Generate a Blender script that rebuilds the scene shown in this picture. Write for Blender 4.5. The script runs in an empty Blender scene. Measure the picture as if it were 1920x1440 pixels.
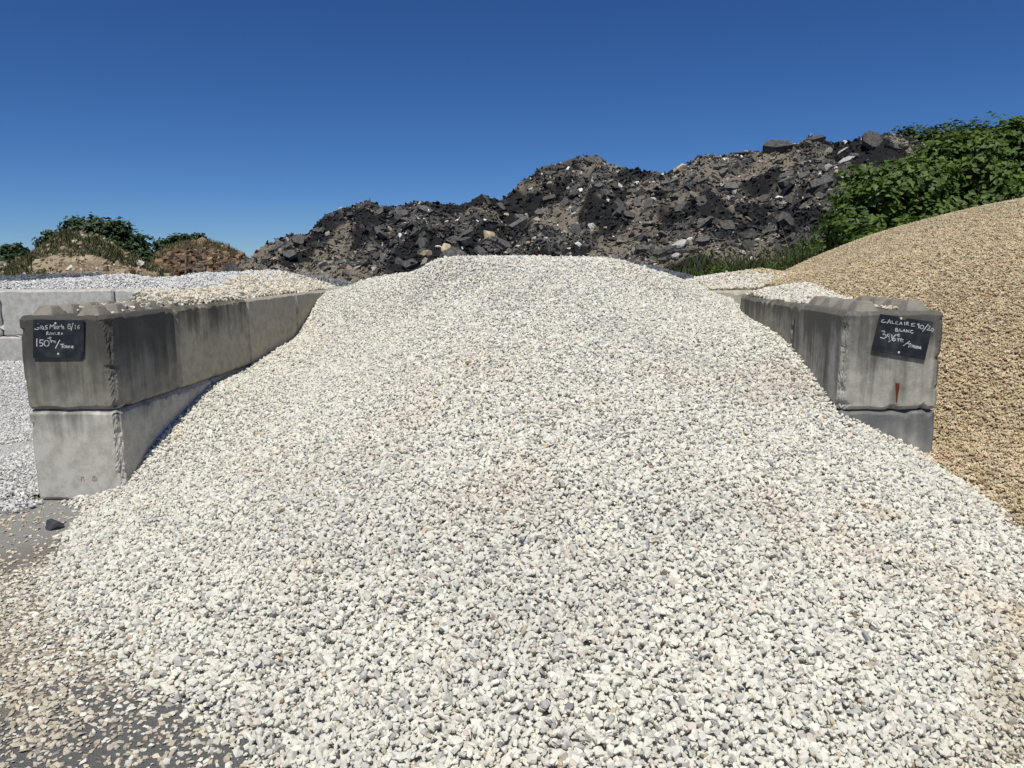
import bpy, bmesh, math, random
import numpy as np
from mathutils import Matrix, Vector

random.seed(7)
RNG = np.random.default_rng(11)
scene = bpy.context.scene
COL = scene.collection

# ------------------------------------------------------------------ camera, sky, sun, exposure
F_PX, PITCH, ROLL, CAM_H = 1390.0, 0.162, -0.0082, 1.497
_cp, _sp, _cr, _sr = math.cos(PITCH), math.sin(PITCH), math.cos(ROLL), math.sin(ROLL)
FWD = np.array([0, _cp, -_sp])
_R0 = np.array([1.0, 0, 0]); _U0 = np.array([0, _sp, _cp])
RGT = _cr * _R0 + _sr * _U0
UPV = _cr * _U0 - _sr * _R0
CAM = np.array([0, 0, CAM_H])
cam_data = bpy.data.cameras.new('camera')
cam_data.sensor_width = 36
cam_data.lens = F_PX / 1920 * 36
cam_data.clip_start = 0.05
cam_data.clip_end = 3000
cam = bpy.data.objects.new('camera', cam_data)
COL.objects.link(cam)
cam.matrix_world = Matrix(((RGT[0], UPV[0], -FWD[0], 0), (RGT[1], UPV[1], -FWD[1], 0),
                           (RGT[2], UPV[2], -FWD[2], CAM_H), (0, 0, 0, 1)))
scene.camera = cam

SUN_DIR = Vector((-0.09, -0.42, 0.90)).normalized()
SUN_EL = math.asin(SUN_DIR.z)
SUN_AZ = math.atan2(SUN_DIR.x, SUN_DIR.y)
world = bpy.data.worlds.new('World')
scene.world = world
world.use_nodes = True
wn = world.node_tree
sky = wn.nodes.new('ShaderNodeTexSky')
sky.sky_type = 'NISHITA'
sky.sun_disc = False
sky.sun_elevation = SUN_EL
sky.sun_rotation = SUN_AZ
sky.altitude = 1200
sky.air_density = 0.8
sky.dust_density = 0.0
sky.ozone_density = 4.0
bg = wn.nodes['Background']
bg.inputs['Strength'].default_value = 0.08
hsv = wn.nodes.new('ShaderNodeHueSaturation')
hsv.inputs['Saturation'].default_value = 1.15
wn.links.new(sky.outputs[0], hsv.inputs['Color'])
tint = wn.nodes.new('ShaderNodeMix'); tint.data_type = 'RGBA'; tint.blend_type = 'MULTIPLY'
tint.inputs[0].default_value = 1.0
tint.inputs[7].default_value = (.54, .71, .96, 1)      # the camera's clear-day white balance
wn.links.new(hsv.outputs[0], tint.inputs[6])
wn.links.new(tint.outputs[2], bg.inputs['Color'])

sun_data = bpy.data.lights.new('sun', 'SUN')
sun_data.energy = 4.15
sun_data.angle = math.radians(0.55)
sun_data.color = (1.0, 0.965, 0.865)
sun = bpy.data.objects.new('sun', sun_data)
COL.objects.link(sun)
sun.rotation_euler = SUN_DIR.to_track_quat('Z', 'Y').to_euler()
sun.location = (0, 0, 30)

scene.view_settings.view_transform = 'Standard'
scene.view_settings.look = 'None'
scene.view_settings.exposure = 0.0
scene.view_settings.gamma = 1.0
scene.view_settings.use_curve_mapping = False
scene.cycles.use_denoising = True
scene.cycles.max_bounces = 6
scene.cycles.diffuse_bounces = 3

# ------------------------------------------------------------------ helpers
def ray(px, py):
    return FWD + RGT * (px - 960) / F_PX - UPV * (py - 720) / F_PX

def at(px, py, Y):                     # the place at distance Y seen in that direction
    d = ray(px, py)
    return CAM + d * (Y / d[1])

def at_z(px, py, z):
    d = ray(px, py)
    return CAM + d * ((z - CAM_H) / d[2])

def at_plane(px, py, p0, n):
    d = ray(px, py)
    return CAM + d * (np.dot(np.array(p0) - CAM, n) / np.dot(d, n))

def hash2(ix, iy, seed):
    n = (ix.astype(np.int64) * 374761393 + iy.astype(np.int64) * 668265263 + seed * 974634777) & 0x7fffffff
    n = ((n ^ (n >> 13)) * 1274126177) & 0x7fffffff
    n = n ^ (n >> 16)
    return (n & 0xffff) / 65535.0

def vnoise(x, y, seed=0):
    x = np.asarray(x, float); y = np.asarray(y, float)
    x0 = np.floor(x); y0 = np.floor(y)
    fx = x - x0; fy = y - y0
    fx = fx * fx * (3 - 2 * fx); fy = fy * fy * (3 - 2 * fy)
    a = hash2(x0, y0, seed); b = hash2(x0 + 1, y0, seed)
    c = hash2(x0, y0 + 1, seed); d = hash2(x0 + 1, y0 + 1, seed)
    return (a + (b - a) * fx) * (1 - fy) + (c + (d - c) * fx) * fy

def fbm(x, y, seed=0, octaves=4, gain=0.5):
    s = 0; amp = 1; tot = 0
    for o in range(octaves):
        s = s + amp * vnoise(np.asarray(x) * 2 ** o, np.asarray(y) * 2 ** o, seed + 31 * o)
        tot += amp; amp *= gain
    return s / tot

def smooth(a, b, x):
    t = np.clip((x - a) / (b - a), 0, 1)
    return t * t * (3 - 2 * t)

class Surface:                         # smooth height field through measured points
    def __init__(self, pts, lam=1e-3):
        P = np.array(pts, float)
        self.c = P[:, :2]
        n = len(P)
        K = self.k(self.c, self.c) + lam * np.eye(n)
        Q = np.hstack([np.ones((n, 1)), self.c])
        A = np.block([[K, Q], [Q.T, np.zeros((3, 3))]])
        s = np.linalg.lstsq(A, np.concatenate([P[:, 2], np.zeros(3)]), rcond=None)[0]
        self.w, self.a = s[:n], s[n:]
    @staticmethod
    def k(A, B):
        r2 = ((A[:, None, :] - B[None, :, :]) ** 2).sum(-1)
        return 0.5 * r2 * np.log(r2 + 1e-12)
    def __call__(self, x, y):
        x = np.asarray(x, float); shp = x.shape
        Pq = np.stack([x.ravel(), np.asarray(y, float).ravel()], 1)
        out = np.empty(len(Pq))
        for i in range(0, len(Pq), 20000):
            q = Pq[i:i + 20000]
            out[i:i + 20000] = self.k(q, self.c) @ self.w + self.a[0] + q @ self.a[1:]
        return out.reshape(shp)

def mesh_np(name, verts, faces, smooth_shade=False):
    me = bpy.data.meshes.new(name)
    verts = np.asarray(verts, np.float32)
    if isinstance(faces, np.ndarray):
        nf, k = faces.shape
        me.vertices.add(len(verts)); me.vertices.foreach_set('co', verts.ravel())
        me.loops.add(nf * k); me.loops.foreach_set('vertex_index', faces.astype(np.int32).ravel())
        me.polygons.add(nf)
        me.polygons.foreach_set('loop_start', np.arange(0, nf * k, k, dtype=np.int32))
        me.polygons.foreach_set('loop_total', np.full(nf, k, np.int32))
        me.update(calc_edges=True)
    else:
        me.from_pydata(verts.tolist(), [], faces)
        me.update()
    me.polygons.foreach_set('use_smooth', np.full(len(me.polygons), smooth_shade))
    return me

def link(name, me, mat=None, parent=None):
    o = bpy.data.objects.new(name, me)
    COL.objects.link(o)
    if mat is not None and me is not None and len(me.materials) == 0:
        me.materials.append(mat)
    if parent is not None:
        o.parent = parent
    return o

def tag(o, label=None, cat=None, group=None, kind=None):
    if label: o['label'] = label
    if cat: o['category'] = cat
    if group: o['group'] = group
    if kind: o['kind'] = kind
    return o

def vcol(me, cols, name='col'):
    a = me.attributes.new(name, 'FLOAT_COLOR', 'POINT')
    c = np.ones((len(cols), 4), np.float32); c[:, :3] = cols
    a.data.foreach_set('color', c.ravel())

def grid_mesh(name, xs, ys, zfun, mask=None, smooth_shade=True):
    X, Y = np.meshgrid(xs, ys, indexing='ij')
    Z = zfun(X, Y)
    keep = np.ones_like(Z, bool) if mask is None else mask(X, Y, Z)
    nx, ny = X.shape
    idx = np.arange(nx * ny).reshape(nx, ny)
    q = np.stack([idx[:-1, :-1], idx[1:, :-1], idx[1:, 1:], idx[:-1, 1:]], -1).reshape(-1, 4)
    kk = keep.ravel()[q].any(1)
    q = q[kk]
    used = np.zeros(nx * ny, bool); used[q.ravel()] = True
    remap = np.cumsum(used) - 1
    V = np.stack([X.ravel(), Y.ravel(), Z.ravel()], 1)[used]
    return mesh_np(name, V, remap[q], smooth_shade), V

# ------------------------------------------------------------------ materials
def new_mat(name, rough=0.9, spec=0.2):
    m = bpy.data.materials.new(name); m.use_nodes = True
    nt = m.node_tree
    b = nt.nodes['Principled BSDF']
    b.inputs['Roughness'].default_value = rough
    b.inputs['Specular IOR Level'].default_value = spec
    return m, nt, b

def N(nt, t, **kw):
    n = nt.nodes.new(t)
    for k, v in kw.items():
        if k.startswith('in_'):
            key = k[3:]
            n.inputs[int(key) if key.isdigit() else key.replace('_', ' ')].default_value = v
        else:
            setattr(n, k, v)
    return n

def mixc(nt, fac, a, b, mode='MIX'):
    n = nt.nodes.new('ShaderNodeMix'); n.data_type = 'RGBA'; n.blend_type = mode
    for sock, v in ((0, fac), (6, a), (7, b)):
        if hasattr(v, 'is_linked'): nt.links.new(v, n.inputs[sock])
        else: n.inputs[sock].default_value = v if sock == 0 else (*v[:3], 1)
    return n.outputs[2]

def mth(nt, op, a, b=None, clamp=False):
    n = nt.nodes.new('ShaderNodeMath'); n.operation = op; n.use_clamp = clamp
    for i, v in ((0, a), (1, b)):
        if v is None: continue
        if hasattr(v, 'is_linked'): nt.links.new(v, n.inputs[i])
        else: n.inputs[i].default_value = v
    return n.outputs[0]

def ramp(nt, fac, lo, hi):
    n = nt.nodes.new('ShaderNodeMapRange'); n.interpolation_type = 'SMOOTHSTEP'
    nt.links.new(fac, n.inputs[0]); n.inputs[1].default_value = lo; n.inputs[2].default_value = hi
    return n.outputs[0]

def noise(nt, vec, scale, detail=4, rough=0.55, stretch=None, off=None):
    if stretch is not None or off is not None:
        mp = nt.nodes.new('ShaderNodeMapping')
        nt.links.new(vec, mp.inputs[0])
        if stretch is not None: mp.inputs['Scale'].default_value = stretch
        if off is not None: mp.inputs['Location'].default_value = off
        vec = mp.outputs[0]
    n = nt.nodes.new('ShaderNodeTexNoise')
    nt.links.new(vec, n.inputs['Vector'])
    n.inputs['Scale'].default_value = scale
    n.inputs['Detail'].default_value = detail
    n.inputs['Roughness'].default_value = rough
    return n.outputs['Fac']

def bump(nt, b, h, strength=0.3, dist=0.01):
    n = nt.nodes.new('ShaderNodeBump')
    n.inputs['Strength'].default_value = strength; n.inputs['Distance'].default_value = dist
    nt.links.new(h, n.inputs['Height']); nt.links.new(n.outputs[0], b.inputs['Normal'])

def stone_mat(name, var=0.18, island=0.0, rough=0.85):
    m, nt, b = new_mat(name, rough, 0.25)
    a = N(nt, 'ShaderNodeAttribute', attribute_type='INSTANCER', attribute_name='col')
    tc = N(nt, 'ShaderNodeTexCoord')
    n1 = noise(nt, tc.outputs['Object'], 1.6, 5, 0.65)
    v = mth(nt, 'ADD', mth(nt, 'MULTIPLY', n1, var * 2), 1 - var)
    if island > 0:
        g = N(nt, 'ShaderNodeNewGeometry')
        v = mth(nt, 'MULTIPLY', v, mth(nt, 'ADD', mth(nt, 'MULTIPLY', g.outputs['Random Per Island'], island), 1 - island * 0.6))
    cc = N(nt, 'ShaderNodeCombineColor')
    for i in range(3): nt.links.new(v, cc.inputs[i])
    c = mixc(nt, 1.0, a.outputs['Color'], cc.outputs[0], 'MULTIPLY')
    nt.links.new(c, b.inputs['Base Color'])
    return m

def vc_mat(name, nscale=6.0, var=0.3, rough=0.95, bstr=0.5, bdist=0.05):
    m, nt, b = new_mat(name, rough, 0.15)
    a = N(nt, 'ShaderNodeAttribute', attribute_type='GEOMETRY', attribute_name='col')
    tc = N(nt, 'ShaderNodeTexCoord')
    n1 = noise(nt, tc.outputs['Object'], nscale, 8, 0.65)
    n2 = noise(nt, tc.outputs['Object'], nscale * 9, 4, 0.6)
    v = mth(nt, 'ADD', mth(nt, 'MULTIPLY', mth(nt, 'ADD', n1, n2), var), 1 - var)
    cc = N(nt, 'ShaderNodeCombineColor')
    for i in range(3): nt.links.new(v, cc.inputs[i])
    nt.links.new(mixc(nt, 1.0, a.outputs['Color'], cc.outputs[0], 'MULTIPLY'), b.inputs['Base Color'])
    bump(nt, b, mth(nt, 'ADD', n1, mth(nt, 'MULTIPLY', n2, 0.5)), bstr, bdist)
    return m

# ------------------------------------------------------------------ stones: a geometry-node scatter over a point list
def stone_group(name, mat, variants=10, npts=15, cluster=1, spread=0.8, seed=0, flat=1.0):
    rr = random.Random(seed + 5)
    g = bpy.data.node_groups.new(name, 'GeometryNodeTree')
    g.interface.new_socket('Geometry', in_out='INPUT', socket_type='NodeSocketGeometry')
    g.interface.new_socket('Geometry', in_out='OUTPUT', socket_type='NodeSocketGeometry')
    gi = g.nodes.new('NodeGroupInput'); go = g.nodes.new('NodeGroupOutput')
    L = g.links.new
    jv = g.nodes.new('GeometryNodeJoinGeometry')
    for k in range(variants):
        geos = []
        for c in range(cluster):
            pn = g.nodes.new('GeometryNodePoints'); pn.inputs['Count'].default_value = npts + rr.randint(-3, 4)
            rv = g.nodes.new('FunctionNodeRandomValue'); rv.data_type = 'FLOAT_VECTOR'
            rv.inputs[0].default_value = (-1, -1, -1); rv.inputs[1].default_value = (1, 1, 1)
            rv.inputs['Seed'].default_value = seed * 131 + k * 17 + c * 3 + 1
            nm = g.nodes.new('ShaderNodeVectorMath'); nm.operation = 'NORMALIZE'
            L(rv.outputs[0], nm.inputs[0])
            ad = g.nodes.new('ShaderNodeVectorMath'); ad.operation = 'MULTIPLY_ADD'
            L(rv.outputs[0], ad.inputs[0]); ad.inputs[1].default_value = (0.22, 0.22, 0.22)
            sc = g.nodes.new('ShaderNodeVectorMath'); sc.operation = 'SCALE'; sc.inputs['Scale'].default_value = 0.82
            L(nm.outputs[0], sc.inputs[0]); L(sc.outputs[0], ad.inputs[2])
            L(ad.outputs[0], pn.inputs['Position'])
            ch = g.nodes.new('GeometryNodeConvexHull'); L(pn.outputs[0], ch.inputs[0])
            out = ch.outputs[0]
            tr = g.nodes.new('GeometryNodeTransform'); L(out, tr.inputs['Geometry'])
            if cluster > 1:
                ang = 2 * math.pi * (c + rr.random()) / cluster * 2.4
                rad = spread * math.sqrt((c + 0.5) / cluster)
                tr.inputs['Translation'].default_value = (rad * math.cos(ang), rad * math.sin(ang), rr.uniform(-0.14, 0.16))
                s = spread / math.sqrt(cluster) * rr.uniform(0.75, 1.3)
                tr.inputs['Rotation'].default_value = (rr.gauss(0, .5), rr.gauss(0, .5), rr.uniform(0, 6.28))
                tr.inputs['Scale'].default_value = (s * rr.uniform(1.0, 1.4), s * rr.uniform(.75, 1.05), s * rr.uniform(.55, .85) * flat)
            else:
                tr.inputs['Scale'].default_value = (rr.uniform(.95, 1.35), rr.uniform(.75, 1.0), rr.uniform(.55, .85) * flat)
            geos.append(tr.outputs[0])
        if cluster > 1:
            j = g.nodes.new('GeometryNodeJoinGeometry')
            for q in geos: L(q, j.inputs[0])
            out = j.outputs[0]
        else:
            out = geos[0]
        sm = g.nodes.new('GeometryNodeSetMaterial'); sm.inputs['Material'].default_value = mat
        L(out, sm.inputs[0])
        ss = g.nodes.new('GeometryNodeSetShadeSmooth'); ss.inputs['Shade Smooth'].default_value = False
        L(sm.outputs[0], ss.inputs[0])
        gt = g.nodes.new('GeometryNodeGeometryToInstance'); L(ss.outputs[0], gt.inputs[0])
        L(gt.outputs[0], jv.inputs[0])
    ip = g.nodes.new('GeometryNodeInstanceOnPoints')
    L(gi.outputs[0], ip.inputs['Points']); L(jv.outputs[0], ip.inputs['Instance'])
    ip.inputs['Pick Instance'].default_value = True
    def na(nme, dt):
        n = g.nodes.new('GeometryNodeInputNamedAttribute'); n.data_type = dt
        n.inputs[0].default_value = nme
        return n.outputs[0]
    L(na('idx', 'INT'), ip.inputs['Instance Index'])
    er = g.nodes.new('FunctionNodeEulerToRotation'); L(na('rot', 'FLOAT_VECTOR'), er.inputs[0])
    L(er.outputs[0], ip.inputs['Rotation'])
    L(na('scl', 'FLOAT_VECTOR'), ip.inputs['Scale'])
    L(ip.outputs[0], go.inputs[0])
    g['variants'] = variants
    return g

def scatter(name, pts, size, cols, group, parent=None, tilt=0.55, slope=None, aniso=0.2):
    n = len(pts)
    me = bpy.data.meshes.new(name)
    me.vertices.add(n); me.vertices.foreach_set('co', np.asarray(pts, np.float32).ravel())
    rot = np.stack([RNG.normal(0, tilt, n), RNG.normal(0, tilt, n), RNG.uniform(0, 6.283, n)], 1)
    if slope is not None: rot[:, :2] += slope
    scl = np.asarray(size)[:, None] * RNG.uniform(1 - aniso, 1 + aniso, (n, 3))
    for nm, tp, arr, key in (('rot', 'FLOAT_VECTOR', rot, 'vector'), ('scl', 'FLOAT_VECTOR', scl, 'vector')):
        a = me.attributes.new(nm, tp, 'POINT'); a.data.foreach_set(key, arr.astype(np.float32).ravel())
    a = me.attributes.new('idx', 'INT', 'POINT')
    a.data.foreach_set('value', RNG.integers(0, group['variants'], n).astype(np.int32))
    vcol(me, cols)
    o = link(name, me, None, parent)
    md = o.modifiers.new('stones', 'NODES'); md.node_group = group
    return o

def jitter_points(x0, x1, y0, y1, step, jit=1.0):
    xs = np.arange(x0, x1, step); ys = np.arange(y0, y1, step * 0.87)
    X, Y = np.meshgrid(xs, ys, indexing='ij')
    X = X + (np.arange(len(ys)) % 2)[None, :] * step / 2
    X = X + RNG.uniform(-.5, .5, X.shape) * step * jit
    Y = Y + RNG.uniform(-.5, .5, Y.shape) * step * jit
    return X.ravel(), Y.ravel()

def in_view(x, y, z, m=0.06):          # drops stones that no view from around here can see
    d = np.stack([x, y, z], 1) - CAM
    w = d @ FWD
    u = (d @ RGT) / np.maximum(w, .05); v = (d @ UPV) / np.maximum(w, .05)
    lim = .69 + .12 + .75 / np.maximum(w, 1.0)
    return (w > .3) & (np.abs(u) < lim + m) & (v > -.88 - m) & (v < .6)

def lerp(a, b, t):
    return np.asarray(a)[None, :] * (1 - t[:, None]) + np.asarray(b)[None, :] * t[:, None]

def pick(n, table):                    # table of (weight, colour, spread)
    w = np.array([t[0] for t in table], float); w /= w.sum()
    k = RNG.choice(len(table), n, p=w)
    base = np.array([t[1] for t in table])[k]
    sp = np.array([t[2] for t in table])[k]
    return np.clip(base * (1 + RNG.normal(0, 1, n)[:, None] * sp[:, None]), 0.01, 0.9)

# ------------------------------------------------------------------ walls: where they stand
LX, LY, TL = -2.490, 4.587, 0.0635
RX, RY, TR = 1.971, 4.395, 0.0129
def Lp(a, w, z): return np.array([LX + math.sin(TL) * a - math.cos(TL) * w, LY + math.cos(TL) * a + math.sin(TL) * w, z])
def Rp(a, w, z): return np.array([RX + math.sin(TR) * a + math.cos(TR) * w, RY + math.cos(TR) * a - math.sin(TR) * w, z])
nL = np.array([math.cos(TL), -math.sin(TL), 0]); nR = np.array([math.cos(TR), -math.sin(TR), 0])
fL = np.array([math.sin(TL), math.cos(TL), 0]); fR = np.array([math.sin(TR), math.cos(TR), 0])

# ------------------------------------------------------------------ ground
gm, nt, b = new_mat('yard_ground', 0.95, 0.1)
geo = N(nt, 'ShaderNodeNewGeometry')
P = geo.outputs['Position']
big = noise(nt, P, 0.9, 6, 0.6)
fine = noise(nt, P, 40, 6, 0.7)
vfine = noise(nt, P, 220, 3, 0.6)
c = mixc(nt, ramp(nt, big, .35, .65), (.34, .315, .27), (.46, .40, .31))
# worn asphalt showing through in front of the heap
sub = N(nt, 'ShaderNodeVectorMath', operation='SUBTRACT'); nt.links.new(P, sub.inputs[0]); sub.inputs[1].default_value = (-1.12, 2.1, 0)
scl = N(nt, 'ShaderNodeVectorMath', operation='MULTIPLY'); nt.links.new(sub.outputs[0], scl.inputs[0]); scl.inputs[1].default_value = (1.0, 1.35, 0)
ln = N(nt, 'ShaderNodeVectorMath', operation='LENGTH'); nt.links.new(scl.outputs[0], ln.inputs[0])
edge = mth(nt, 'ADD', ln.outputs['Value'], mth(nt, 'MULTIPLY', mth(nt, 'SUBTRACT', noise(nt, P, 4.5, 6, .7), .5), 1.1))
patch = mth(nt, 'MULTIPLY', ramp(nt, edge, .85, .6), .85)
asph = mixc(nt, ramp(nt, vfine, .3, .7), (.15, .157, .165), (.31, .31, .305))
c = mixc(nt, patch, c, asph)
# grey stone dust by the left block
sub2 = N(nt, 'ShaderNodeVectorMath', operation='DISTANCE'); nt.links.new(P, sub2.inputs[0]); sub2.inputs[1].default_value = (-3.1, 4.15, 0)
edge2 = mth(nt, 'ADD', sub2.outputs['Value'], mth(nt, 'MULTIPLY', mth(nt, 'SUBTRACT', noise(nt, P, 3, 5, .6), .5), .7))
c = mixc(nt, ramp(nt, edge2, .75, .4), c, mixc(nt, fine, (.43, .42, .395), (.56, .545, .51)))
c = mixc(nt, mth(nt, 'MULTIPLY', fine, .55), c, mixc(nt, 1.0, c, (.62, .62, .62), 'MULTIPLY'))
nt.links.new(c, b.inputs['Base Color'])
bump(nt, b, mth(nt, 'ADD', fine, vfine), .9, .02)
me = mesh_np('ground', [(-700, -60, 0), (700, -60, 0), (700, 1400, 0), (-700, 1400, 0)], [(0, 1, 2, 3)])
tag(link('ground', me, gm), kind='structure')

# ------------------------------------------------------------------ concrete blocks
def concrete(name, base, dark, lo, hi, top, seed, warm=(.36, .33, .26), streak=1.0, grain=0.0):
    m, nt, b = new_mat(name, 0.9, 0.2)
    tc = N(nt, 'ShaderNodeTexCoord'); V = tc.outputs['Object']
    off = (seed * 3.7, seed * 1.9, seed * .7)
    sx = N(nt, 'ShaderNodeSeparateXYZ'); nt.links.new(V, sx.inputs[0])
    st = noise(nt, V, 1.0, 5, .6, (13, 13, .9), off)
    bl = noise(nt, V, 3.2, 6, .62, (1, 1, .8), off)
    pale = noise(nt, V, 1.7, 4, .5, None, (off[1], off[0], 2))
    h = mth(nt, 'MULTIPLY', sx.outputs['Z'], top / .6)
    f = mth(nt, 'ADD', mth(nt, 'ADD', mth(nt, 'MULTIPLY', st, .55 * streak), mth(nt, 'MULTIPLY', bl, 1 - .45 * streak)), h)
    f = ramp(nt, f, lo, hi)
    fine = noise(nt, V, 60, 6, .7)
    grit = noise(nt, V, 260, 3, .7)
    cb = mixc(nt, ramp(nt, pale, .35, .68), base, warm)
    mott = noise(nt, V, 13, 7, .7, None, (off[2], off[1], off[0]))
    cb = mixc(nt, ramp(nt, mott, .38, .66), cb, mixc(nt, 1.0, cb, (.74, .73, .70), 'MULTIPLY'))
    cb = mixc(nt, mth(nt, 'MULTIPLY', fine, .5), cb, mixc(nt, 1.0, cb, (.68, .68, .67), 'MULTIPLY'))
    cd = mixc(nt, fine, dark, tuple(x * 2.1 for x in dark))
    c = mixc(nt, mth(nt, 'MULTIPLY', f, .93), cb, cd)
    # air holes
    vo = N(nt, 'ShaderNodeTexVoronoi'); nt.links.new(V, vo.inputs['Vector']); vo.inputs['Scale'].default_value = 34
    hole = ramp(nt, mth(nt, 'ADD', vo.outputs['Distance'], mth(nt, 'MULTIPLY', noise(nt, V, 9, 2), .5)), .27, .235)
    c = mixc(nt, mth(nt, 'MULTIPLY', hole, .75), c, (.05, .05, .045))
    if grain > 0:
        c = mixc(nt, mth(nt, 'MULTIPLY', ramp(nt, grit, .42, .6), grain), c, (.09, .085, .08))
    nt.links.new(c, b.inputs['Base Color'])
    hh = mth(nt, 'SUBTRACT', mth(nt, 'ADD', mth(nt, 'MULTIPLY', fine, .6), mth(nt, 'MULTIPLY', grit, .35 + grain)), mth(nt, 'MULTIPLY', hole, .8))
    bump(nt, b, hh, .35 + grain * .5, .006)
    return m

def block_mesh(name, L, W, H, seed, chip=0.02, res=0.03, chips=()):
    """box L (x) by W (y) by H (z), origin at the middle of its base; worn, chipped arrises"""
    near = [0, .006, .012, .018, .026, .036, .05]
    def axis(n):
        mid = np.linspace(.05, n - .05, max(3, int((n - .1) / res)))
        return np.unique(np.round(np.concatenate([near, mid, n - np.array(near)]), 5))
    ax = [axis(L), axis(W), axis(H)]
    dims = (L, W, H)
    V = []; Fc = []; base = 0
    for a in range(3):
        u, v = (a + 1) % 3, (a + 2) % 3
        for side in (0, 1):
            U, Wv = np.meshgrid(ax[u], ax[v], indexing='ij')
            Pn = np.zeros(U.shape + (3,)); Pn[..., u] = U; Pn[..., v] = Wv; Pn[..., a] = dims[a] * side
            idx = base + np.arange(U.size).reshape(U.shape)
            q = np.stack([idx[:-1, :-1], idx[1:, :-1], idx[1:, 1:], idx[:-1, 1:]], -1).reshape(-1, 4)
            if side == 0: q = q[:, ::-1]
            V.append(Pn.reshape(-1, 3)); Fc.append(q); base += U.size
    V = np.concatenate(V); Fc = np.concatenate(Fc)
    Q = V.copy()
    for a in range(3):                                    # edges along axis a
        u, v = (a + 1) % 3, (a + 2) % 3
        for su in (0, 1):
            for sv in (0, 1):
                du = Q[:, u] if su == 0 else dims[u] - Q[:, u]
                dv = Q[:, v] if sv == 0 else dims[v] - Q[:, v]
                s = seed * 7 + a * 4 + su * 2 + sv
                cc = .017 + .012 * vnoise(V[:, a] * 9, V[:, a] * 0, s) + .02 * smooth(.72, .95, vnoise(V[:, a] * 22, V[:, a] * 0 + 3, s))
                if (a, su, sv) in chips:
                    cc = cc + .018 * smooth(.4, .8, fbm(V[:, a] * 26, (du + dv) * 50, s + 90, 3)) + .010 * vnoise(V[:, u] * 130, V[:, v] * 130 + V[:, a] * 110, s)
                cut = np.maximum(0, cc - du - dv) / 2
                Q[:, u] += cut * (1 if su == 0 else -1)
                Q[:, v] += cut * (1 if sv == 0 else -1)
    Q[:, 0] -= L / 2; Q[:, 1] -= W / 2
    Q += (fbm(Q[:, 0] * 5 + Q[:, 2] * 3, Q[:, 1] * 5 + Q[:, 2] * 4, seed)[:, None] - .5) * .004
    return mesh_np(name, Q, Fc, False)

def stud_mesh(seed):
    r = random.Random(seed)
    bm = bmesh.new()
    a, t, h = .074, .038, .062
    v = [bm.verts.new((x + r.uniform(-.004, .004), y + r.uniform(-.004, .004), z)) for x, y, z in
         ((-a, -a, 0), (a, -a, 0), (a, a, 0), (-a, a, 0), (-t, -t, h), (t, -t, h), (t, t, h), (-t, t, h))]
    for f in ((3, 2, 1, 0), (4, 5, 6, 7), (0, 1, 5, 4), (1, 2, 6, 5), (2, 3, 7, 6), (3, 0, 4, 7)):
        bm.faces.new([v[i] for i in f])
    bmesh.ops.bevel(bm, geom=[e for e in bm.edges if max(e.verts[0].co.z, e.verts[1].co.z) > .01], offset=.012, segments=2, affect='EDGES', profile=.6)
    me = bpy.data.meshes.new('stud'); bm.to_mesh(me); bm.free()
    return me
STUDS = [stud_mesh(i) for i in range(3)]

def block(label, pos_fun, a0, a1, z, mat, seed, side=1, studs=None, group='stacked concrete blocks of the bay walls', chips=(), gap=.006, stud_mat=None):
    L = a1 - a0 - gap
    me = block_mesh('concrete_block', L, .6 - .004, .6 - .004, seed, chips=chips, res=.013 if chips else .03)
    o = link('concrete_block', me, mat)
    c0 = pos_fun((a0 + a1) / 2, .3, z)
    ang = -TL if pos_fun is Lp else -TR
    o.location = tuple(c0)
    o.rotation_euler = (0, 0, math.pi / 2 + ang)
    tag(o, label, 'concrete block', group)
    if studs:
        for i in range(studs):
            for j in (-1, 1):
                s = STUDS[(i + j) % 3]
                k = s.copy()
                so = link('stud', k, stud_mat or mat, o)
                so.location = (-L / 2 + (i + .5) * L / studs, j * .15, .592)
                so.rotation_euler = (0, 0, random.choice((0, 1, 2, 3)) * math.pi / 2)
    return o

# local axes of a block: x runs back along the wall, y to the left; so the left wall's inner face is y=-.3, the right wall's is y=+.3
c_dark = concrete('weathered_concrete', (.38, .365, .325), (.042, .041, .038), .46, .92, .42, 1, streak=.9)
c_low = concrete('pale_concrete', (.60, .585, .54), (.11, .108, .10), 1.02, 1.32, .62, 2, (.62, .59, .50), .8)
c_drip = concrete('drip_stained_concrete', (.50, .465, .37), (.065, .060, .05), .78, 1.10, .50, 3, (.55, .50, .38), 1.0)
c_clean = concrete('buff_concrete', (.54, .50, .41), (.13, .12, .10), 1.05, 1.45, .5, 4, (.58, .53, .41), .9)
c_rfront = concrete('streaked_concrete', (.56, .54, .48), (.07, .066, .057), .52, .80, .26, 5, (.60, .57, .49), 1.0, .22)
c_rlow = concrete('grey_concrete', (.46, .46, .435), (.09, .092, .09), .60, .98, .42, 6, (.46, .45, .40), .6)
c_back = concrete('light_concrete', (.60, .59, .555), (.26, .25, .235), .95, 1.4, .3, 7, (.55, .54, .51), .5)
c_stud = concrete('stud_concrete', (.29, .265, .225), (.12, .108, .092), .45, .9, .1, 8, (.32, .29, .245), .4)

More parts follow.
